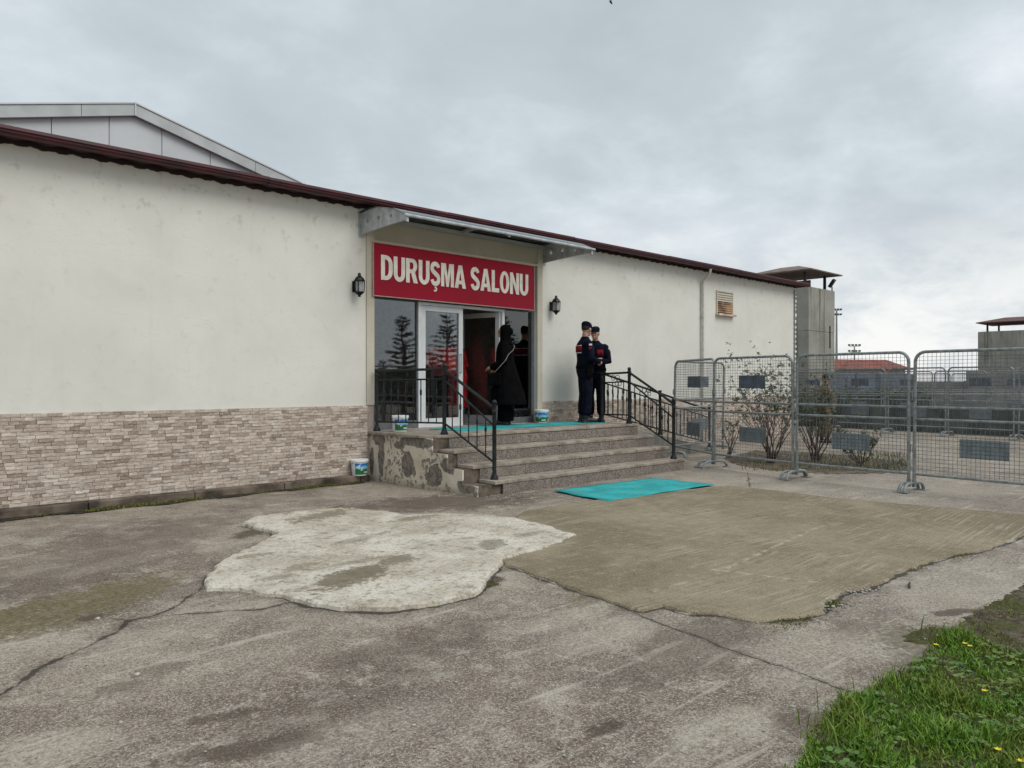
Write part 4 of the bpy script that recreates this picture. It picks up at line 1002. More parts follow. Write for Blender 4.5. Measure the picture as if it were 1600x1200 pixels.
def jacket(root, mat, arms, hem=.86, fat=1.0, name='jacket'):
    b_ = MB()
    b_.loft([(hem, 0, .0, .195 * fat, .145 * fat), (.98, 0, .0, .20 * fat, .15 * fat), (1.10, 0, .005, .185 * fat, .14 * fat), (1.28, 0, .01, .215 * fat, .155 * fat), (1.38, 0, .0, .215 * fat, .14 * fat), (1.44, 0, 0, .17 * fat, .11), (1.49, 0, 0, .085, .075), (1.525, 0, .0, .075, .07)])
    for s, el, wr, hd_ in arms:
        w2 = Vector(wr); e2 = Vector(el); w2 = e2 + (w2 - e2) * .95
        mid = e2.lerp(w2, .5)
        limb(b_, [(s * .175, 0, 1.40), Vector((s * .175, 0, 1.40)).lerp(e2, .5) + Vector((s * .01, 0, 0)), e2, mid, w2], [.078, .072, .064, .056, .044], 12)
    o = b_.build(name, mat, root); remesh(o, .014, 4); return o
def trousers(root, mat, spread=.11):
    b_ = MB()
    b_.loft([(.80, 0, 0, .17, .12), (.90, 0, -.01, .185, .14), (1.0, 0, 0, .17, .125)])
    for s in (-1, 1): limb(b_, [(s * .085, 0, .90), (s * .10, .01, .68), (s * spread, .015, .50), (s * spread, .0, .32), (s * spread, -.01, .17)], [.105, .098, .085, .088, .082], 14)
    o = b_.build('trousers', mat, root); remesh(o, .014, 3)
def boots(root, spread=.11, mat=None):
    for s in (-1, 1):
        b_ = MB(); limb(b_, [(s * spread, -.015, .22), (s * spread, -.02, .08)], [.055, .052], 10); limb(b_, [(s * spread, -.05, .045), (s * (spread + .01), .06, .05), (s * (spread + .02), .16, .038)], [.046, .050, .040], 10)
        b_.box(s * (spread + .005) - .045, s * (spread + .005) + .045, -.09, .19, .0, .025)
        o = b_.build('boot', mat or M['boot'], root); remesh(o, .010, 2)
ARMS_FRONT = [(-1, (-.27, .02, 1.13), (-.07, .24, 1.10), (.9, .35, -.1)), (1, (.27, .02, 1.13), (.07, .25, 1.08), (-.9, .3, -.15))]
def soldier(px, feet_z, loc, ang, H, yaw, label, brim=False, back=False, group=None, pitch=0):
    r0 = empty('person', loc, ang - R(90), label, 'person', group); r0.scale = (H / 1.77,) * 3
    HM = body_base(r0, yaw, ARMS_FRONT, pitch=pitch); face_bits(r0, HM)
    jacket(r0, M['navy'], ARMS_FRONT, .88, 1.02); trousers(r0, M['navy']); boots(r0)
    c = MB(); c.m = HM; c.loft([(1.69, 0, .0, .083, .103), (1.72, 0, .0, .088, .109), (1.745, 0, -.004, .087, .106), (1.770, 0, -.010, .073, .090), (1.785, 0, -.012, .050, .062), (1.79, 0, -.012, .02, .02)], 18)
    if brim: c._add([(-.07, .09, 1.715), (.07, .09, 1.715), (.05, .155, 1.70), (-.05, .155, 1.70), (-.07, .09, 1.722), (.07, .09, 1.722), (.05, .155, 1.707), (-.05, .155, 1.707)], [(0, 1, 2, 3), (4, 5, 6, 7), (0, 1, 5, 4), (1, 2, 6, 5), (2, 3, 7, 6), (3, 0, 4, 7)])
    c.build('cap', M['navy'], r0, smooth=True)
    h_ = MB(); h_.m = HM; h_.ell((0, -.012, 1.675), (.080, .090, .075), 14, 8); h_.build('hair', M['hair'], r0, smooth=True)
    bl = MB(); bl.loft([(.955, 0, 0, .208, .158), (1.005, 0, 0, .208, .158)], 20); bl.build('belt', M['blackcloth'], r0, smooth=True)
    # curved cloth patches: back panel, shoulder, chest
    def patch(name, mat, z0, z1, a0, a1, rx, ry, cy=.008):
        p = MB(); n = 8; v = []
        for i in range(n + 1):
            a = a0 + (a1 - a0) * i / n
            for zz in (z0, z1): v.append((rx * math.cos(a), cy + ry * math.sin(a), zz))
        p._add(v, [(2 * i, 2 * i + 2, 2 * i + 3, 2 * i + 1) for i in range(n)]); q = p.build(name, mat, r0, smooth=True, fix=False)
        s = q.modifiers.new('s', 'SOLIDIFY'); s.thickness = .004
    patch('back_patch', M['redpatch'], 1.25, 1.35, R(-132), R(-48), .226, .166)
    patch('back_stripe', M['whitepatch'], 1.225, 1.24, R(-130), R(-50), .226, .166); patch('shoulder_stripe', M['whitepatch'], 1.352, 1.366, R(-130), R(-50), .224, .160)
    patch('chest_patch', M['redpatch'], 1.23, 1.345, R(112), R(146), .226, .166); patch('name_strip', M['whitepatch'], 1.175, 1.19, R(106), R(140), .224, .164)
    for s in (-1, 1):
        p = MB(); p.ell((s * .285, .0, 1.30), (.008, .035, .035), 10, 6); p.build('arm_patch', M['redpatch'], r0)
        p = MB(); p.box(s * .268 - .006, s * .268 + .006, -.02, .035, 1.355, 1.385); p.build('arm_flag', M['whitepatch'], r0)
    ho = MB(); ho.box(.185, .235, -.04, .06, .80, .96); ho.build('holster', M['blackcloth'], r0, bevel=.01)
    return r0
x_, y_ = G(914, 660.5, PZ); soldier(0, 0, (x_, y_, PZ + .001), R(-30), 1.80, R(34), 'officer in navy uniform and cap seen from behind with red back patch, on the landing', back=True, pitch=R(-14))
x_, y_ = G(930.5, 658.8, PZ); soldier(0, 0, (x_, y_ , PZ + .001), R(200), 1.74, R(4), 'officer in navy uniform and cap facing out, hands clasped, beside the landing railing', brim=True, pitch=R(-10))

def coat_person(loc, ang, H, label, mat, scarfmat, strap=False, yaw=0, hem=.36, flare=.30, arms=None, skirt=None):
    r0 = empty('person', loc, ang - R(90), label, 'person'); r0.scale = (H / 1.77,) * 3
    arms = arms or [(-1, (-.25, -.02, 1.13), (-.16, .20, 1.02), (.3, .9, -.2)), (1, (.26, -.02, 1.13), (.17, .18, .98), (-.2, .9, -.3))]
    HM = body_base(r0, yaw, arms); face_bits(r0, HM)
    b_ = MB()
    b_.loft([(hem, 0, -.06, flare, flare * .80), (hem + .25, 0, -.04, flare * .88, flare * .70), (.95, 0, -.02, .26, .20), (1.12, 0, .0, .22, .165), (1.30, 0, .0, .225, .16), (1.39, 0, 0, .215, .14), (1.46, 0, 0, .16, .11), (1.52, 0, 0, .08, .08)])
    for s, el, wr, hd_ in arms:
        limb(b_, [(s * .175, 0, 1.40), el, wr], [.085, .078, .062], 12)
    o = b_.build('coat', mat, r0); remesh(o, .016, 4)
    k = MB(); k.loft([(.07, 0, -.01, .20, .15), (.30, 0, -.01, .18, .14), (.55, 0, 0, .17, .14), (.98, 0, 0, .17, .13)]); o = k.build('skirt', skirt or mat, r0); remesh(o, .018, 2)
    sc = MB(); sc.m = HM; sc.loft([(1.42, 0, -.03, .15, .13), (1.50, 0, -.012, .105, .105), (1.58, 0, -.004, .092, .095), (1.66, 0, -.005, .098, .105), (1.73, 0, -.008, .088, .10), (1.775, 0, -.01, .055, .065), (1.79, 0, -.01, .02, .025)]); sc.ell((0, -.10, 1.66), (.06, .05, .06))
    o = sc.build('headscarf', scarfmat, r0); remesh(o, .013, 2)
    boots(r0, .09)
    if strap:
        s_ = MB(); s_.tube([(.10, -.10, 1.47), (0, -.172, 1.40), (-.12, -.168, 1.33), (-.235, -.100, 1.25), (-.315, -.055, 1.14), (-.330, .05, 1.02), (-.31, .14, .93)], .0065, 6); s_.build('bag_strap', M['strap'], r0)
        g_ = MB(); g_.box(-.36, -.27, .02, .26, .70, .92); g_.build('handbag', M['blackcloth'], r0, bevel=.03)
    return r0
x_, y_ = G(779, 661.5, PZ)
y_ = min(y_, -.12)
coat_person((8.95, -.30, PZ + .008), R(128), 1.68, 'woman in long black coat and headscarf with pale shoulder strap at the doors', M['blackcloth'], M['blackcloth'], True, hem=.36, flare=.41)
m_red = simple('bright_red_cloth', (0.60, 0.02, 0.012), 0.85, 0, .2, 5, .5, 12, .01)
coat_person((8.22, .55, PZ), R(80), 1.62, 'person in a bright red coat standing inside behind the left door leaf', m_red, M['hair'], hem=.92, flare=.2, skirt=M['blackcloth'])
coat_person((8.72, .75, PZ), R(95), 1.62, 'person in a dark red coat and hood standing inside the open doorway', M['redcloth'], M['redcloth'], hem=.3, flare=.26)

def camo_man():
    x_, y_ = CW(7.55, 18.6)
    r0 = empty('person', (x_, y_, 0), R(-30) - R(90), 'man in brown camouflage jacket with short dark hair behind the metal barriers', 'person'); r0.scale = (.93,) * 3
    HM = body_base(r0, R(10), ARMS_FRONT, pitch=R(-8)); face_bits(r0, HM)
    jacket(r0, M['camo'], ARMS_FRONT, .80, 1.08); trousers(r0, M['camo']); boots(r0)
    h_ = MB(); h_.m = HM; h_.ell((0, -.012, 1.70), (.080, .094, .085), 14, 8); h_.build('hair', M['hair'], r0, smooth=True)
camo_man()

# ------------------------------------------------------------------ BARRIERS
BW, BH = 1.62, 1.86
def barrier(name='metal_barrier'):
    r0 = bpy.data.objects.new(name, None); COL.objects.link(r0)
    rc_ = .13; pts = [(0, 0, .07)]
    for i in range(7):
        a = math.pi - math.pi / 2 * i / 6; pts.append((rc_ + rc_ * math.cos(a), 0, BH - rc_ + rc_ * math.sin(a)))
    for i in range(7):
        a = math.pi / 2 - math.pi / 2 * i / 6; pts.append((BW - rc_ + rc_ * math.cos(a), 0, BH - rc_ + rc_ * math.sin(a)))
    pts.append((BW, 0, .07))
    f_ = MB(); f_.tube(pts, .021, 8)
    for xx, s in ((0, -1), (BW, 1)):
        for zz in (.62, 1.32): f_.tube([(xx, 0, zz), (xx + s * .05, 0, zz), (xx + s * .05, 0, zz - .10)], .008, 5)
    f_.build('frame', M['galv'], r0, smooth=True)
    for z, r in ((1.125, .019), (.965, .019), (.235, .019)):
        q = MB(); q.tube([(.015, 0, z), (BW - .015, 0, z)], r, 8); q.build('rail', M['galv'], r0, smooth=True)
    for z0, z1 in ((1.14, BH - .02), (.25, .95)):
        w_ = MB(); nx_ = 31; nz = int((z1 - z0) / .050)
        for i in range(1, nx_):
            xx = BW * i / nx_; top = z1
            if z1 > 1.5: e_ = min(xx, BW - xx); top = BH - rc_ + math.sqrt(max(0, rc_ ** 2 - max(0, rc_ - e_) ** 2)) - .01
            w_.tube([(xx, -.003, z0), (xx, -.003, top)], .0028, 3, cap=False)
        for i in range(1, nz + 1): 
            z = z0 + (z1 - z0) * i / (nz + 1); ins = .02 if z < BH - rc_ else rc_ - math.sqrt(max(0, rc_ ** 2 - (z - BH + rc_) ** 2)) + .01
            w_.tube([(ins, .002, z), (BW - ins, .002, z)], .0028, 3, cap=False)
        o = w_.build('wire_mesh', M['wire'], r0, fix=False); o['kind'] = 'stuff'
    q = MB(); q.box(.54, 1.09, .006, .011, .49, .73); q.build('plate', M['plate'], r0)
    for xx in (0, BW):
        q = MB(); q.tube([(xx, -.27, .012), (xx, -.26, .05), (xx, -.215, .10), (xx, -.15, .115), (xx, .15, .115), (xx, .215, .10), (xx, .26, .05), (xx, .27, .012)], .021, 8)
        q.box(xx - .045, xx + .045, -.33, -.21, .004, .012); q.box(xx - .045, xx + .045, .21, .33, .004, .012)
        q.tube([(xx, 0, .06), (xx, 0, .16)], .027, 8)
        q.build('foot', M['galv'], r0, smooth=True)
    return r0
proto = barrier(); first = [True]; used = []
UP = MB(); UP.box(.54, 1.09, .006, .011, 1.36, 1.57); upo = UP.build('plate', M['plate_blue']); upm = upo.data; bpy.data.objects.remove(upo)
def place_barrier(a, b, label, group, upper=False, far=False, sx=True, z=0):
    """a,b: world ground points of the two posts"""
    v = Vector(b) - Vector(a); L = v.length
    o = copy_tree(proto)
    o.location = (a[0] + v.x / L * .03, a[1] + v.y / L * .03, z); o.rotation_euler = (0, 0, math.atan2(v.y, v.x) )
    if sx: o.scale = ((L - .07) / BW, 1, 1)
    tag(o, label, 'barrier', group)
    o.rotation_euler = (R(random.uniform(-1.2, 1.2)), 0, o.rotation_euler[2])
    if upper: obj_mesh('plate', upm, o)
    return o
GN = 'grey mesh police barriers standing in the near row'
pA, pB, pC = CW(3.44, 13.15), CW(4.29, 11.68), CW(5.34, 10.30)
pE = CW(5.34 + 1.06, 10.30 - 1.38); pF = CW(5.34 + 2.14, 10.30 - 2.74)
pZ_ = CW(3.10, 14.85)
place_barrier(pZ_, pA, 'narrow-looking mesh barrier next to the stair railing, first of the near row', GN, True)
place_barrier(pA, pB, 'mesh barrier in front of the tall bare shrub, with a blue upper plate', GN, True)
place_barrier(pB, pC, 'mesh barrier in front of the camouflage man and low shrub, with one lower plate', GN)
place_barrier(pC, pE, 'large nearest mesh barrier cut by the right edge of the photo', GN)
pY = CW(4.45, 16.2)
place_barrier(pZ_, pY, 'mesh barrier set crosswise behind the first one of the near row', None, True)
GF = 'grey mesh police barriers in rows across the far yard'
for row, (X0, Z0, dX, dZ, n) in enumerate([(8.05, 26.6, .95, -1.40, 5), (12.85, 19.6, .95, -1.40, 2), (11.0, 30.5, 1.40, -.90, 6), (11.5, 36.0, 1.6, -.35, 7), (9.5, 28.5, -1.1, 1.2, 2)]):
    for i in range(n):
        a = CW(X0 + dX * i, Z0 + dZ * i); b_ = CW(X0 + dX * (i + 1), Z0 + dZ * (i + 1))
        rn, side = (('nearest row of the far yard', 'left end'), ('front corner row of the far yard', 'left end'), ('second row of the far yard', 'left end'), ('rearmost row of the far yard', 'left end'), ('short row beside the camouflage man', 'right end'))[row]
        od = ('first', 'second', 'third', 'fourth', 'fifth', 'sixth', 'seventh')[i]
        place_barrier(a, b_, '%s mesh barrier from the %s of the %s' % (od, side, rn), GF, (i % 2 == 0 and row < 3))

for ch_ in list(proto.children): bpy.data.objects.remove(ch_)
bpy.data.objects.remove(proto)

# ------------------------------------------------------------------ SHRUBS
leafm = simple('shrub_leaf', (0.045, 0.06, 0.022), 0.6, 0, .4, 30, 0)
def shrub(x, y, h, spread, n, leaves, label, seed, cat='shrub'):
    rnd = random.Random(seed); r0 = empty('bare_shrub', (x, y, .02), 0, label, cat)
    b_ = MB(); tips = []
    def grow(p, d, L, r, lvl):
        pts = [p]; rs = [r]; q = Vector(p); dd = Vector(d)
        k = 5
        for i in range(k):
            dd = (dd + Vector((rnd.uniform(-.22, .22), rnd.uniform(-.22, .22), rnd.uniform(-.05, .16)))).normalized(); q = q + dd * (L / k); pts.append(tuple(q)); rs.append(r * (1 - .75 * (i + 1) / k))
            if lvl < 3 and (i > 0) and rnd.random() < (.85 if lvl < 2 else .6):
                s = Vector((rnd.uniform(-1, 1), rnd.uniform(-1, 1), rnd.uniform(.1, .9))).normalized(); grow(tuple(q), (dd + s * .8).normalized(), L * rnd.uniform(.35, .6), rs[-1] * .7, lvl + 1)
        b_.tube(pts, rs, 4 if lvl < 2 else 3, cap=False); tips.append((q, dd)); tips.append((Vector(pts[-2]), dd))
    for i in range(n):
        a = rnd.uniform(0, 2 * math.pi); t = rnd.uniform(.15, spread)
        grow((rnd.uniform(-.06, .06), rnd.uniform(-.06, .06), 0), Vector((math.cos(a) * t, math.sin(a) * t, 1)).normalized(), h * rnd.uniform(.6, 1.0), .013, 0)
    b_.build('branches', M['twig'], r0, fix=False)
    l_ = MB()
    for t, d in tips:
        if rnd.random() > leaves: continue
        for k in range(rnd.randint(2, 5)):
            c_ = t + Vector((rnd.uniform(-.02, .02), rnd.uniform(-.02, .02), rnd.uniform(-.03, .02))); u = Vector((rnd.uniform(-1, 1), rnd.uniform(-1, 1), rnd.uniform(-.6, 1))).normalized(); s = u.orthogonal().normalized() * .011; u = u * .035
            l_._add([tuple(c_ - u), tuple(c_ + s), tuple(c_ + u), tuple(c_ - s)], [(0, 1, 2, 3)])
    o = l_.build('foliage', leafm, r0, fix=False); o['kind'] = 'stuff'
sx_, sy_ = G(1205, 724); shrub(sx_, sy_, 1.45, .75, 19, .38, 'tall nearly bare shrub with reddish stems behind the second barrier', 3)
sx_, sy_ = G(1275, 722); shrub(sx_, sy_, 1.2, .75, 17, .35, 'bushy half leafless shrub behind the third barrier', 5)
sx_, sy_ = G(1350, 729); shrub(sx_, sy_, .50, 1.2, 9, .25, 'low twiggy shrub in the soil bed at right of the other shrubs', 8)
sx_, sy_ = G(1140, 716); shrub(sx_, sy_, .8, .7, 5, .1, 'thin bare twigs growing beside the first barrier', 11)

# ------------------------------------------------------------------ GRASS
def grass_mat(name, dark, mid, lite, dry=(0.30, 0.25, 0.09)):
    m, nt, b = new_mat(name); r = nt.new('ShaderNodeNewGeometry').outputs['Random Per Island']
    cr = nt.new('ShaderNodeValToRGB'); nt.put(cr.inputs[0], r); el = cr.color_ramp.elements
    el[0].color = (*dark, 1); el[0].position = 0; el[1].color = (*dry, 1); el[1].position = 1
    for p, c in ((.35, mid), (.75, lite), (.93, lite)): x = el.new(p); x.color = (*c, 1)
    n = nt.noise(nt.obj(), 3.2, 5); c = nt.mix(nt.math('MULTIPLY', nt.mr(n, .48, .60), .45), cr.outputs[0], (0.18, 0.19, 0.035))
    setc(b, nt, c, 0.55, 0, None, 0.3)
    nt.put(b.inputs['Subsurface Weight'], 0.0); return m
def inpoly(x, y, P_):
    c = False; j = len(P_) - 1
    for i in range(len(P_)):
        if ((P_[i][1] > y) != (P_[j][1] > y)) and (x < (P_[j][0] - P_[i][0]) * (y - P_[i][1]) / (P_[j][1] - P_[i][1]) + P_[i][0]): c = not c
        j = i
    return c
def blades(name, pts, mat, h0, h1, w0=.0035, lean=.5):
    V = []; Fc = []; rnd = random.Random(3)
    for (x, y, z, sc_) in pts:
        h = rnd.uniform(h0, h1) * sc_; a = rnd.uniform(0, 2 * math.pi); l = rnd.uniform(.1, lean) * h; w_ = w0 * rnd.uniform(.7, 1.4)
        dx, dy = math.cos(a), math.sin(a); b2 = rnd.uniform(0, math.pi); ux, uy = math.cos(b2) * w_, math.sin(b2) * w_
        n = len(V)
        V += [(x - ux, y - uy, z), (x + ux, y + uy, z), (x + dx * l * .35 - ux * .8, y + dy * l * .35 - uy * .8, z + h * .55), (x + dx * l * .35 + ux * .8, y + dy * l * .35 + uy * .8, z + h * .55), (x + dx * l, y + dy * l, z + h * (1 - .25 * l / max(h, .01)))]
        Fc += [(n, n + 1, n + 3, n + 2), (n + 2, n + 3, n + 4)]
    me = bpy.data.meshes.new(name); me.from_pydata(V, [], Fc); me.materials.append(mat)
    o = bpy.data.objects.new(name, me); link(o); return o
GP = [G(*p) for p in [(1205, 1270), (1258, 1185), (1290, 1128), (1360, 1085), (1405, 1060), (1445, 1035), (1460, 1005), (1490, 992), (1535, 1000), (1570, 1025), (1640, 1040), (1800, 1010), (2400, 1010), (2600, 1500), (1400, 1500)]]
xs_ = [p[0] for p in GP]; ys_ = [p[1] for p in GP]; pts = []; rnd = random.Random(5)
gx0, gx1, gy0, gy1 = min(xs_), min(max(xs_), 7.5), max(min(ys_), -11.5), max(ys_)
def clump(x, y): return .5 + .5 * (math.sin(x * 9.1 + 2 * math.sin(y * 6.3)) * math.sin(y * 8.3 + 1.5 * math.sin(x * 5.1)))
tries = 0
while len(pts) < 105000 and tries < 900000:
    tries += 1
    x, y = rnd.uniform(gx0, gx1), rnd.uniform(gy0, gy1)
    if not inpoly(x + rnd.gauss(0, .025), y + rnd.gauss(0, .025), GP): continue
    c = clump(x, y)
    if rnd.random() > .55 + .45 * c: continue
    pts.append((x, y, .0, .45 + .9 * c * c))
GM = grass_mat('grass_blades', (0.038, 0.090, 0.008), (0.085, 0.18, 0.014), (0.155, 0.28, 0.030))
o = blades('grass', pts, GM, .025, .080, .0034, .95); tag(o, 'short lush green grass growing over the edge of the concrete at lower right', 'grass', kind='stuff')
tall = []
for px_, py_, n in ((1325, 1125, 40), (1290, 1150, 30), (1405, 1080, 30), (1500, 1000, 40), (1380, 1100, 25), (1560, 1180, 30), (1345, 1180, 30)):
    cx, cy = G(px_, py_)
    for k in range(n): tall.append((cx + rnd.gauss(0, .05), cy + rnd.gauss(0, .05), 0, 1))
o = blades('grass', tall, GM, .08, .15, .003, .8); tag(o, 'taller grass tufts standing up along the lawn edge', 'grass', kind='stuff')
# clover and broad leaves
lv = MB()
for k in range(3200):
    x, y = rnd.uniform(gx0, gx1), rnd.uniform(gy0, gy1)
    if not inpoly(x, y, GP) or clump(x + 3, y - 2) < .45: continue
    z = rnd.uniform(.02, .05); s = rnd.uniform(.008, .018); t = rnd.uniform(0, 6)
    for q in range(3):
        a = t + q * 2.09; c_ = Vector((x + math.cos(a) * s, y + math.sin(a) * s, z)); n = 6; tl = rnd.uniform(-.3, .3)
        lv._add([(c_.x + s * .8 * math.cos(2 * math.pi * i / n), c_.y + s * .8 * math.sin(2 * math.pi * i / n), c_.z + tl * s * math.cos(2 * math.pi * i / n)) for i in range(n)], [tuple(range(n))])
o = lv.build('clover', grass_mat('clover_leaf', (0.035, 0.08, 0.015), (0.07, 0.14, 0.025), (0.10, 0.18, 0.035), (0.12, 0.16, 0.05)), fix=False); tag(o, 'low clover leaves spread through the grass', 'clover', kind='stuff')
# sparse moss and weeds on the soil, along the kerb, at slab edges, below the shrubs
mp = []
LP = [G(*p) for p in LAWN_PX]
for k in range(60000):
    x, y = rnd.uniform(gx0 - .5, 9), rnd.uniform(gy0, gy1 + 1.6)
    if inpoly(x, y, LP) and not inpoly(x, y, GP) and clump(x * .6 + 1, y * .6) > .42: mp.append((x, y, .012, .5 + rnd.random() * .5))
GM2 = grass_mat('moss_weed', (0.055, 0.060, 0.010), (0.105, 0.11, 0.018), (0.155, 0.155, 0.03))
o = blades('weeds', mp, GM2, .006, .022, .003, 1.2); tag(o, 'thin yellowish moss and weeds on bare soil beside the grass', 'weeds', kind='stuff')
mp = []
for k in range(9000):
    x = rnd.uniform(-1.5, 6.1); dn = .5 + .5 * math.sin(x * 2.3 + 1.2 * math.sin(x * 5)); 
    if x < 1.2: dn *= .35
    if rnd.random() < dn: mp.append((x, -.18 - abs(rnd.gauss(0, .045)), .008, .5 + dn * .6))
o = blades('kerb_weeds', mp, GM2, .01, .038, .004, 1.2); tag(o, 'yellow green weeds and moss along the foot of the kerb', 'weeds', kind='stuff')
mp = []
for k in range(2600):
    px_, py_ = rnd.uniform(1160, 1420), rnd.uniform(712, 738)
    if rnd.random() < .3 + .7 * max(0, (px_ - 1200) / 220):
        x, y = G(px_, py_); mp.append((x, y, .02, 1 if rnd.random() < .8 else 2))
o = blades('bed_weeds', mp, grass_mat('bed_grass', (0.03, 0.04, 0.012), (0.06, 0.07, 0.02), (0.09, 0.10, 0.035)), .02, .09, .005, .9); tag(o, 'rough weeds growing in the soil bed behind the barriers', 'weeds', kind='stuff')
mp = []
for (px_, py_, n, s) in ((770, 915, 110, .03), (1240, 968, 500, .12), (1300, 945, 200, .05), (1500, 868, 250, .12), (1430, 888, 100, .06), (395, 832, 60, .12), (1072, 960, 40, .1), (1003, 762, 60, .08)):
    cx, cy = G(px_, py_)
    for k in range(n): mp.append((cx + rnd.gauss(0, s), cy + rnd.gauss(0, s * .6), .0, .5 + rnd.random()))
o = blades('joint_weeds', mp, GM2, .006, .02, .003, 1.2); tag(o, 'tiny weeds in the joints around the cement patches', 'weeds', kind='stuff')

def flower(px_, py_, z, label):
    x, y = G(px_, py_, z); r0 = empty('yellow_flower', (x, y, 0), rnd.uniform(0, 3), label, 'flower', 'small yellow flowers in the grass')
    s = MB(); s.tube([(0, 0, 0), (.003, .002, z * .6), (0, 0, z)], .0012, 4); s.build('stem', GM, r0)
    for k in range(6):
        p = MB(); a = k * math.pi / 3; u = Vector((math.cos(a), math.sin(a), .35)); v = Vector((-math.sin(a), math.cos(a), 0))
        c_ = Vector((0, 0, z)); p._add([tuple(c_), tuple(c_ + u * .008 + v * .005), tuple(c_ + u * .015), tuple(c_ + u * .008 - v * .005)], [(0, 1, 2, 3)]); p.build('petal', M['flower'], r0, fix=False)
for (a, b_, l) in ((1463, 1008, 'yellow flower at the tip of the lawn, leftmost'), (1508, 1006, 'yellow flower right of the leftmost one at the lawn tip'), (1516, 1010, 'yellow flower close beside another at the lawn tip'), (1539, 1080, 'single yellow flower in the middle of the grass'), (1560, 1172, 'yellow flower low in the grass near the bottom edge'), (1596, 1190, 'yellow flower in the bottom right corner')):
    flower(a, b_, .06, l)

# pebbles and crumbs: one loose scatter
pb = MB()
for k in range(420):
    px_, py_ = rnd.uniform(0, 1600), 740 + 460 * rnd.random() ** 1.3
    x, y = G(px_, py_)
    if y > -.3: continue
    s = rnd.uniform(.003, .009); pb.m = Matrix.Translation((x, y, .006 if rnd.random() < .9 else .02)) @ Matrix.Rotation(rnd.uniform(0, 3), 4, 'Z')
    pb.ell((0, 0, 0), (s, s * .7, s * .5), 6, 4)
for (cx, cy, n) in ((800, 775, 90), (690, 772, 40), (560, 757, 40), (1330, 925, 60), (1290, 950, 60)):
    for k in range(n):
        x, y = G(cx + rnd.gauss(0, 28), cy + rnd.gauss(0, 4)); s = rnd.uniform(.004, .013); pb.m = Matrix.Translation((x, y, .008)) @ Matrix.Rotation(rnd.uniform(0, 3), 4, 'Z'); pb.ell((0, 0, 0), (s, s * .7, s * .5), 6, 4)
o = pb.build('pebbles', M['stonepeb'], fix=False); tag(o, 'small loose pebbles and mortar crumbs scattered over the pavement', 'pebbles', kind='stuff')
for (px_, py_, s, l) in ((213, 1056, .018, 'pale stone lying on the open pavement below the cracks'), (188, 1130, .010, 'small pale stone lying near the left part of the bottom edge'), (152, 968, .017, 'stone beside the mossy stain at left')):
    x, y = G(px_, py_); st = MB(); st.ell((0, 0, 0), (s, s * .7, s * .45), 9, 6)
    for i, v in enumerate(st.v): st.v[i] = tuple(c * (1 + .18 * math.sin(i * 2.3)) for c in v)
    o = st.build('loose_stone', simple('pale_stone', (0.42, 0.39, 0.34), .9, 0, .3, 40, .4)); o.location = (x, y, s * .4); tag(o, l, 'stone', 'loose stones on the pavement')
x, y = G(1422, 917); tw = MB(); tw.tube([(-.07, -.02, .0), (0, .005, .004), (.07, .025, .002)], [.008, .009, .006], 6); o = tw.build('twig', M['twig']); o.location = (x, y, .012); tag(o, 'short dark twig on the pale concrete right of the brushed slab', 'twig')

# ------------------------------------------------------------------ LARGE HALL BEHIND
hl = empty('gabled_hall', (0, 0, 0), 0, 'large white panelled hall with grey gable rising behind the low building', 'building')
HYp = 7.0; RX, RZt, SL = 5.41, 7.17, .257; HWd = 9.0
def zt(x): return RZt - SL * abs(x - RX)
x = RX - HWd + .3
while x < RX + HWd - .3:
    x1 = min(x + 1.03, RX + HWd - .3); pn = MB()
    a_, b_ = x + .006, x1 - .006
    poly = [(a_, 4.2), (b_, 4.2), (b_, zt(b_) - .12)] + ([(RX, zt(RX) - .12)] if a_ < RX < b_ else []) + [(a_, zt(a_) - .12)]
    pn.prism(poly, HYp + .12, HYp + .18, 'xz'); pn.build('wall_panel', M['panelw'], hl, bevel=.006); x = x1
jm = MB(); jm.prism([(RX - HWd + .3, .0), (RX + HWd - .3, 0), (RX + HWd - .3, zt(RX + HWd - .3) - .14), (RX, RZt - .14), (RX - HWd + .3, zt(RX + HWd - .3) - .14)], HYp + .185, HYp + 20, 'xz'); jm.build('wall', simple('joint_grey', (0.2, 0.21, 0.22), .8), hl)
for sgn in (-1, 1):
    t0 = 0
    while t0 < HWd:
        t1 = min(HWd, t0 + (1.0 if t0 == 0 and sgn < 0 else 2.6)); f_ = MB(); xa, xb = RX + sgn * (t0 + (.001)), RX + sgn * (t1 - .006)
        f_.prism([(xa, zt(xa)), (xb, zt(xb)), (xb, zt(xb) - .235), (xa, zt(xa) - .235)], HYp, HYp + .05, 'xz'); f_.build('fascia_board', M['fascia'], hl, bevel=.005); t0 = t1
    sf = MB(); xa, xb = RX, RX + sgn * HWd; sf.prism([(xa, zt(xa) - .10), (xb, zt(xb) - .10), (xb, zt(xb) - .13), (xa, zt(xa) - .13)], HYp + .051, HYp + .119, 'xz'); sf.build('soffit', M['fascia'], hl)
    rf = MB(); rf.prism([(xa, zt(xa) + .02), (xb, zt(xb) + .02), (xb, zt(xb) - .05), (xa, zt(xa) - .05)], HYp + .051, HYp + 20.5, 'xz'); rf.build('roof', M['fascia'], hl)
    tc_ = MB(); tc_.prism([(xa, zt(xa) + .035), (xb, zt(xb) + .035), (xb, zt(xb) + .005), (xa, zt(xa) + .005)], HYp - .02, HYp + .05, 'xz'); tc_.build('edge_trim', M['panelw'], hl)
rcx = MB(); rcx.box(RX - .012, RX + .012, HYp - .024, HYp - .001, RZt - .24, RZt + .03); rcx.build('ridge_cap', M['panelw'], hl)

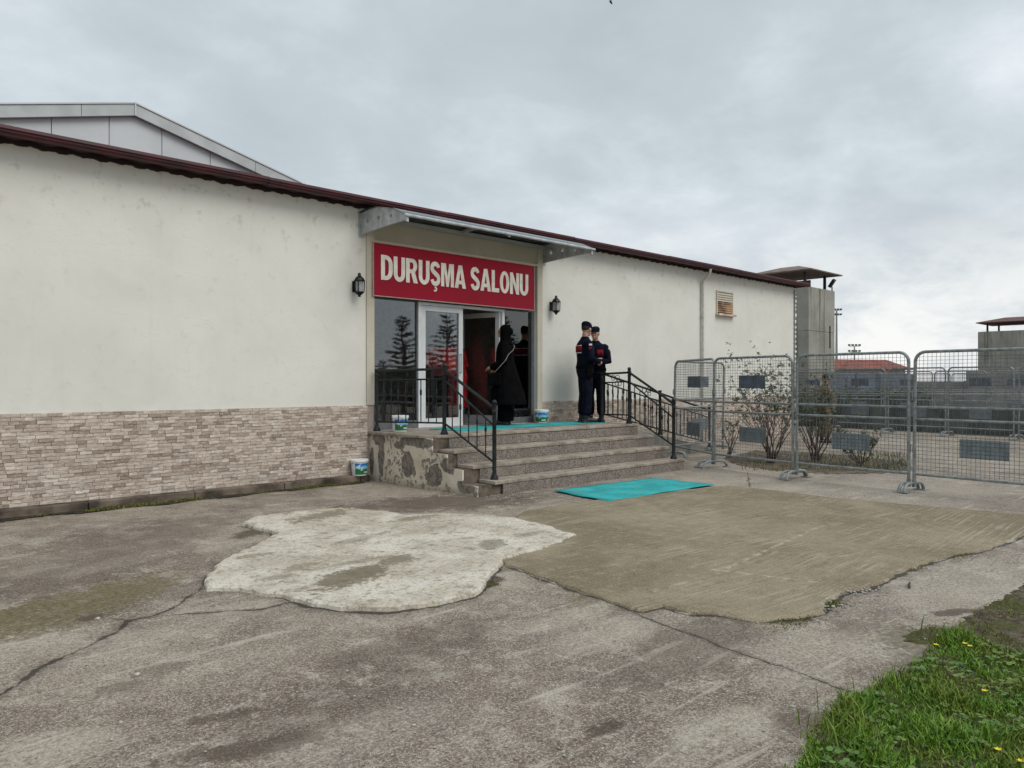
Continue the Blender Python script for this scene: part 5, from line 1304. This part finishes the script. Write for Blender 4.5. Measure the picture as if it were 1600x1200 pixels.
# ------------------------------------------------------------------ WATCHTOWERS
m_troof = simple('tower_roof', (0.16, 0.12, 0.10), .8, 0, .2, 3); m_tred = simple('tower_roof_red', (0.12, 0.055, 0.055), .8)
def tower(cx, cy, h, top, zr, ar, roofm, label, slit=True):
    t = empty('watchtower', (cx, cy, 0), 0, label, 'watchtower', None)
    zc = 0.0; lifts = [0, top * .33, top * .66, top]
    for a, b_ in zip(lifts[:-1], lifts[1:]):
        w_ = MB(); w_.box(-h, h, -h, h, a, b_ - .02); w_.build('concrete_lift', M['concrete'], t, bevel=.02)
        w_ = MB(); w_.box(-h + .02, h - .02, -h + .02, h - .02, b_ - .02, b_); w_.build('lift_joint', M['concrete'], t)
    for (x, y) in ((-.75, -.75), (.75, -.75), (-.75, .75), (.75, .75), (-.1, -.78), (.35, -.78))[:4 if slit else 6]:
        p = MB(); p.box(x * h - .05, x * h + .05, y * h - .05, y * h + .05, top, zr + .12); p.build('roof_post', M['black'], t)
    r_ = MB(); k = .28
    r_._add([(-ar, -ar, zr), (ar, -ar, zr), (ar, ar, zr), (-ar, ar, zr), (-ar * k, -ar * k, zr + .38), (ar * k, -ar * k, zr + .38), (ar * k, ar * k, zr + .38), (-ar * k, ar * k, zr + .38), (-ar, -ar, zr + .05), (ar, -ar, zr + .05), (ar, ar, zr + .05), (-ar, ar, zr + .05)],
            [(3, 2, 1, 0), (0, 1, 9, 8), (1, 2, 10, 9), (2, 3, 11, 10), (3, 0, 8, 11), (8, 9, 5, 4), (9, 10, 6, 5), (10, 11, 7, 6), (11, 8, 4, 7), (4, 5, 6, 7)])
    r_.build('roof', roofm, t)
    if slit:
        s = MB(); s.box(h * .55, h * .55 + .12, -h - .012, -h - .001, top - 2.6, top - 1.6); s.build('slit_window', M['soildark'], t)
    fl_ = MB(); fl_.tube([(h * .93, -h * .93, top), (h * .93, -h * .93, top + .2)], .03, 6); fl_.m = Matrix.Translation((h * .93, -h * .93, top + .36)) @ Matrix.Rotation(R(35), 4, 'X') @ Matrix.Rotation(R(20), 4, 'Z')
    fl_.box(-.28, .28, -.07, .07, -.18, .18); fl_.build('floodlight', M['black'], t)
tower(33.5, 6.58, 1.30, 5.60, 6.28, 1.55, m_troof, 'concrete watchtower with flat hipped roof just behind the far end of the cream building')
tx, ty = CW(32.7, 50.0)
tower(tx, ty, 1.75, 4.75, 5.30, 1.85, m_tred, 'distant stained concrete watchtower with dark red roof above the barriers at right', False)

# ------------------------------------------------------------------ FLOODLIGHT MASTS
def mast(px_, Z, ztop, label):
    x, y = CW((px_ - 800) / F * Z, Z); t = empty('floodlight_mast', (x, y, 0), R(-44), label, 'floodlight mast', None)
    p = MB(); p.tube([(0, 0, 0), (0, 0, ztop)], [.17, .10], 8); p.build('pole', M['galv'], t)
    k = .36 if Z < 100 else .62
    for zz in (-.0, -1.6):
        b_ = MB(); b_.tube([(-1.5 * k, 0, ztop + zz * k), (1.5 * k, 0, ztop + zz * k)], .07 * k, 5); b_.build('crossbar', M['black'], t)
        for i in range(4):
            l_ = MB(); xx = (-1.4 + .93 * i) * k; l_.box(xx - .28 * k, xx + .28 * k, -.12, .12, ztop + (zz + .12) * k, ztop + (zz + .55) * k); l_.build('lamp', M['black'], t)
mast(1307, 90, 9.9, 'tall floodlight mast right of the near watchtower')
mast(1335, 130, 7.6, 'small distant floodlight mast above the red roof')

# ------------------------------------------------------------------ FAR YARD
# red roofed house
x, y = CW(26.0, 58); hs = empty('red_roofed_house', (x, y, 0), R(-30), 'low house with red tiled roof beyond the barriers', 'house')
q = MB(); q.box(-5.0, 4.2, 0, 5, 0, 2.55); q.build('wall', simple('house_wall', (0.42, 0.38, 0.34), .9), hs)
q = MB(); q.prism([(-.4, 2.5), (2.5, 3.28), (5.4, 2.5), (5.4, 2.42), (-.4, 2.42)], -5.4, 4.6, 'yz'); q.build('roof', M['roofred'], hs)
for i in range(3):
    q = MB(); q.box(-4 + i * 2.8, -3 + i * 2.8, -.03, -.001, 1.0, 2.0); q.build('window', M['soildark'], hs)
# perimeter walls
m_pw = simple('perimeter_concrete', (0.20, 0.205, 0.20), .9, 0, .2, .6, .2, 8)
def wall_run(a, b_, h, name, label, cat, mat=m_pw, th=.2):
    a, b_ = Vector(a), Vector(b_); v = b_ - a; r0 = empty(name, (a.x, a.y, 0), math.atan2(v.y, v.x), label, cat)
    n = max(1, int(v.length / 3)); L = v.length / n
    for i in range(n):
        q = MB(); q.box(i * L + .01, (i + 1) * L - .01, 0, th, 0, h); q.build('wall_panel', mat, r0)
        q = MB(); q.box((i + 1) * L - .06, (i + 1) * L + .06, -.04, -.001, 0, h + .05); q.build('pier', mat, r0)
wall_run(CW(12, 44), CW(23.5, 40), 1.50, 'perimeter_wall', 'low grey concrete wall behind the far barriers', 'wall')
wall_run(CW(23.6, 40), CW(36, 36), 2.05, 'perimeter_wall', 'taller grey concrete wall behind the far barriers at the right edge', 'wall')
m_bl = simple('blue_grey_panel', (0.13, 0.155, 0.20), .7, 0, .15, 1)
wall_run(CW(9.5, 33), CW(18.5, 35.5), 1.85, 'panel_fence', 'blue grey sheet fence behind the far barriers at left', 'fence', m_bl, .05)
wall_run(CW(8.9, 27.2), CW(17.4, 14.7), .72, 'planter_wall', 'low dark grey green wall running just behind the nearest far barrier row', 'wall', simple('planter_wall_grey', (0.10, 0.115, 0.11), .9, 0, .3, 2, .3, 10), .25)
# clipped hedge
hd_ = MB(); rnd = random.Random(9); hx0, hy0 = CW(10.5, 30.5); hx1, hy1 = CW(17.0, 31.5)
for k in range(9000):
    t = rnd.random(); x = hx0 + (hx1 - hx0) * t + rnd.gauss(0, .25); y = hy0 + (hy1 - hy0) * t + rnd.gauss(0, .25); z = rnd.uniform(.05, 1.15 + .12 * math.sin(t * 30)); s = .05
    u = Vector((rnd.uniform(-1, 1), rnd.uniform(-1, 1), rnd.uniform(-1, 1))).normalized() * s; v = u.orthogonal().normalized() * s * .6; c_ = Vector((x, y, z))
    hd_._add([tuple(c_ - u), tuple(c_ + v), tuple(c_ + u), tuple(c_ - v)], [(0, 1, 2, 3)])
o = hd_.build('hedge', simple('hedge_leaf', (0.04, 0.055, 0.025), .7, 0, .4, 4, 0), fix=False); tag(o, 'dark green hedge between the far barriers and the sheet fence', 'hedge')

# ------------------------------------------------------------------ TREES AND WALL ACROSS THE YARD (seen mirrored in the door glass)
needle = simple('conifer_needles', (0.022, 0.034, 0.018), .8, 0, .4, 5, 0)
def conifer(x, y, h, seed, label):
    rnd = random.Random(seed); t = empty('conifer_tree', (x, y, 0), 0, label, 'tree', 'conifers mirrored in the door glass')
    b_ = MB(); b_.tube([(0, 0, 0), (.03, 0, h * .5), (0, 0, h)], [.13, .08, .015], 7); b_.build('trunk', M['twig'], t)
    c_ = MB(); br_ = MB(); z = .5
    while z < h - .1:
        n = 7; L = (h - z) * .36 + .15
        for k in range(n):
            a = rnd.uniform(0, 2 * math.pi); l_ = L * rnd.uniform(.45, 1.15); pts = [Vector((math.cos(a) * l_ * q, math.sin(a) * l_ * q, z + .10 * l_ * math.sin(q * 3) + .12 * q * q)) for q in (0, .35, .7, 1)]
            br_.tube(pts, [.018, .012, .008, .004], 3, cap=False)
            m = int(l_ * 80)
            for i in range(m):
                q = rnd.uniform(.15, 1); p = pts[0].lerp(pts[-1], q) + Vector((rnd.gauss(0, .03), rnd.gauss(0, .03), rnd.gauss(-.01, .025)))
                u = Vector((math.cos(a + rnd.choice((-.9, .9))), math.sin(a + rnd.choice((-.9, .9))), rnd.uniform(-.3, .2))) * rnd.uniform(.06, .13); v = Vector((0, 0, .014))
                c_._add([tuple(p), tuple(p + u * .5 + v), tuple(p + u), tuple(p + u * .5 - v)], [(0, 1, 2, 3)])
        z += rnd.uniform(.14, .24)
    br_.build('branches', M['twig'], t, fix=False); o = c_.build('needles', needle, t, fix=False); o['kind'] = 'stuff'
def refl(px_, out):
    u = (px_ - 800) / F; Zt = (D + out) / (sa - u * ca); return (Zt * (ca + u * sa), -out, Zt)
for (px_, out, ytop, sd_) in ((634, 16, 495, 1), (604, 21, 560, 2), (702, 15, 488, 3), (676, 20, 545, 6), (792, 15, 495, 4), (660, 24, 560, 7), (822, 23, 570, 5)):
    x, y, Zt = refl(px_, out); h = HC + (HY - ytop) * Zt / F
    conifer(x, y, h, sd_, 'conifer mirrored in the glass, ' + {1: 'tall one in the left sidelight', 2: 'low one at the left edge of the left sidelight', 3: 'tall one in the left door leaf', 6: 'low one at the left of the left door leaf', 4: 'tall one in the right sidelight', 7: 'lowest and farthest one beside the white mullion', 5: 'low one at the right edge of the right sidelight'}[sd_])
wall_run((8, -34), (46, -34), 2.3, 'yard_wall', 'grey wall across the yard, seen only as a reflection in the door glass', 'wall')

# ------------------------------------------------------------------ BIRD
def bird():
    Z = 40; x, y = CW((954 - 800) / F * Z, Z); z = HC + (HY - 4) * Z / F
    t = empty('flying_bird', (x, y, z), R(30), 'small dark bird in flight at the top edge of the sky', 'bird')
    b_ = MB(); b_.m = Matrix.Rotation(R(55), 4, 'X'); b_.tube([(0, -.14, 0), (0, -.06, 0), (0, .03, 0), (0, .10, .005), (0, .14, 0)], [.012, .035, .042, .02, .006], 8)
    for s in (-1, 1):
        b_._add([(0, .05, .01), (s * .13, .07, .07), (s * .27, -.02, .02), (s * .13, -.03, .06), (0, -.05, .01), (0, .05, .02), (s * .13, .07, .08), (s * .27, -.02, .025), (s * .13, -.03, .07), (0, -.05, .02)],
                [(0, 1, 3, 4), (1, 2, 3), (5, 6, 8, 9), (6, 7, 8), (0, 1, 6, 5), (1, 2, 7, 6), (2, 3, 8, 7), (3, 4, 9, 8)])
    b_.build('body', M['hair'], t)
bird()
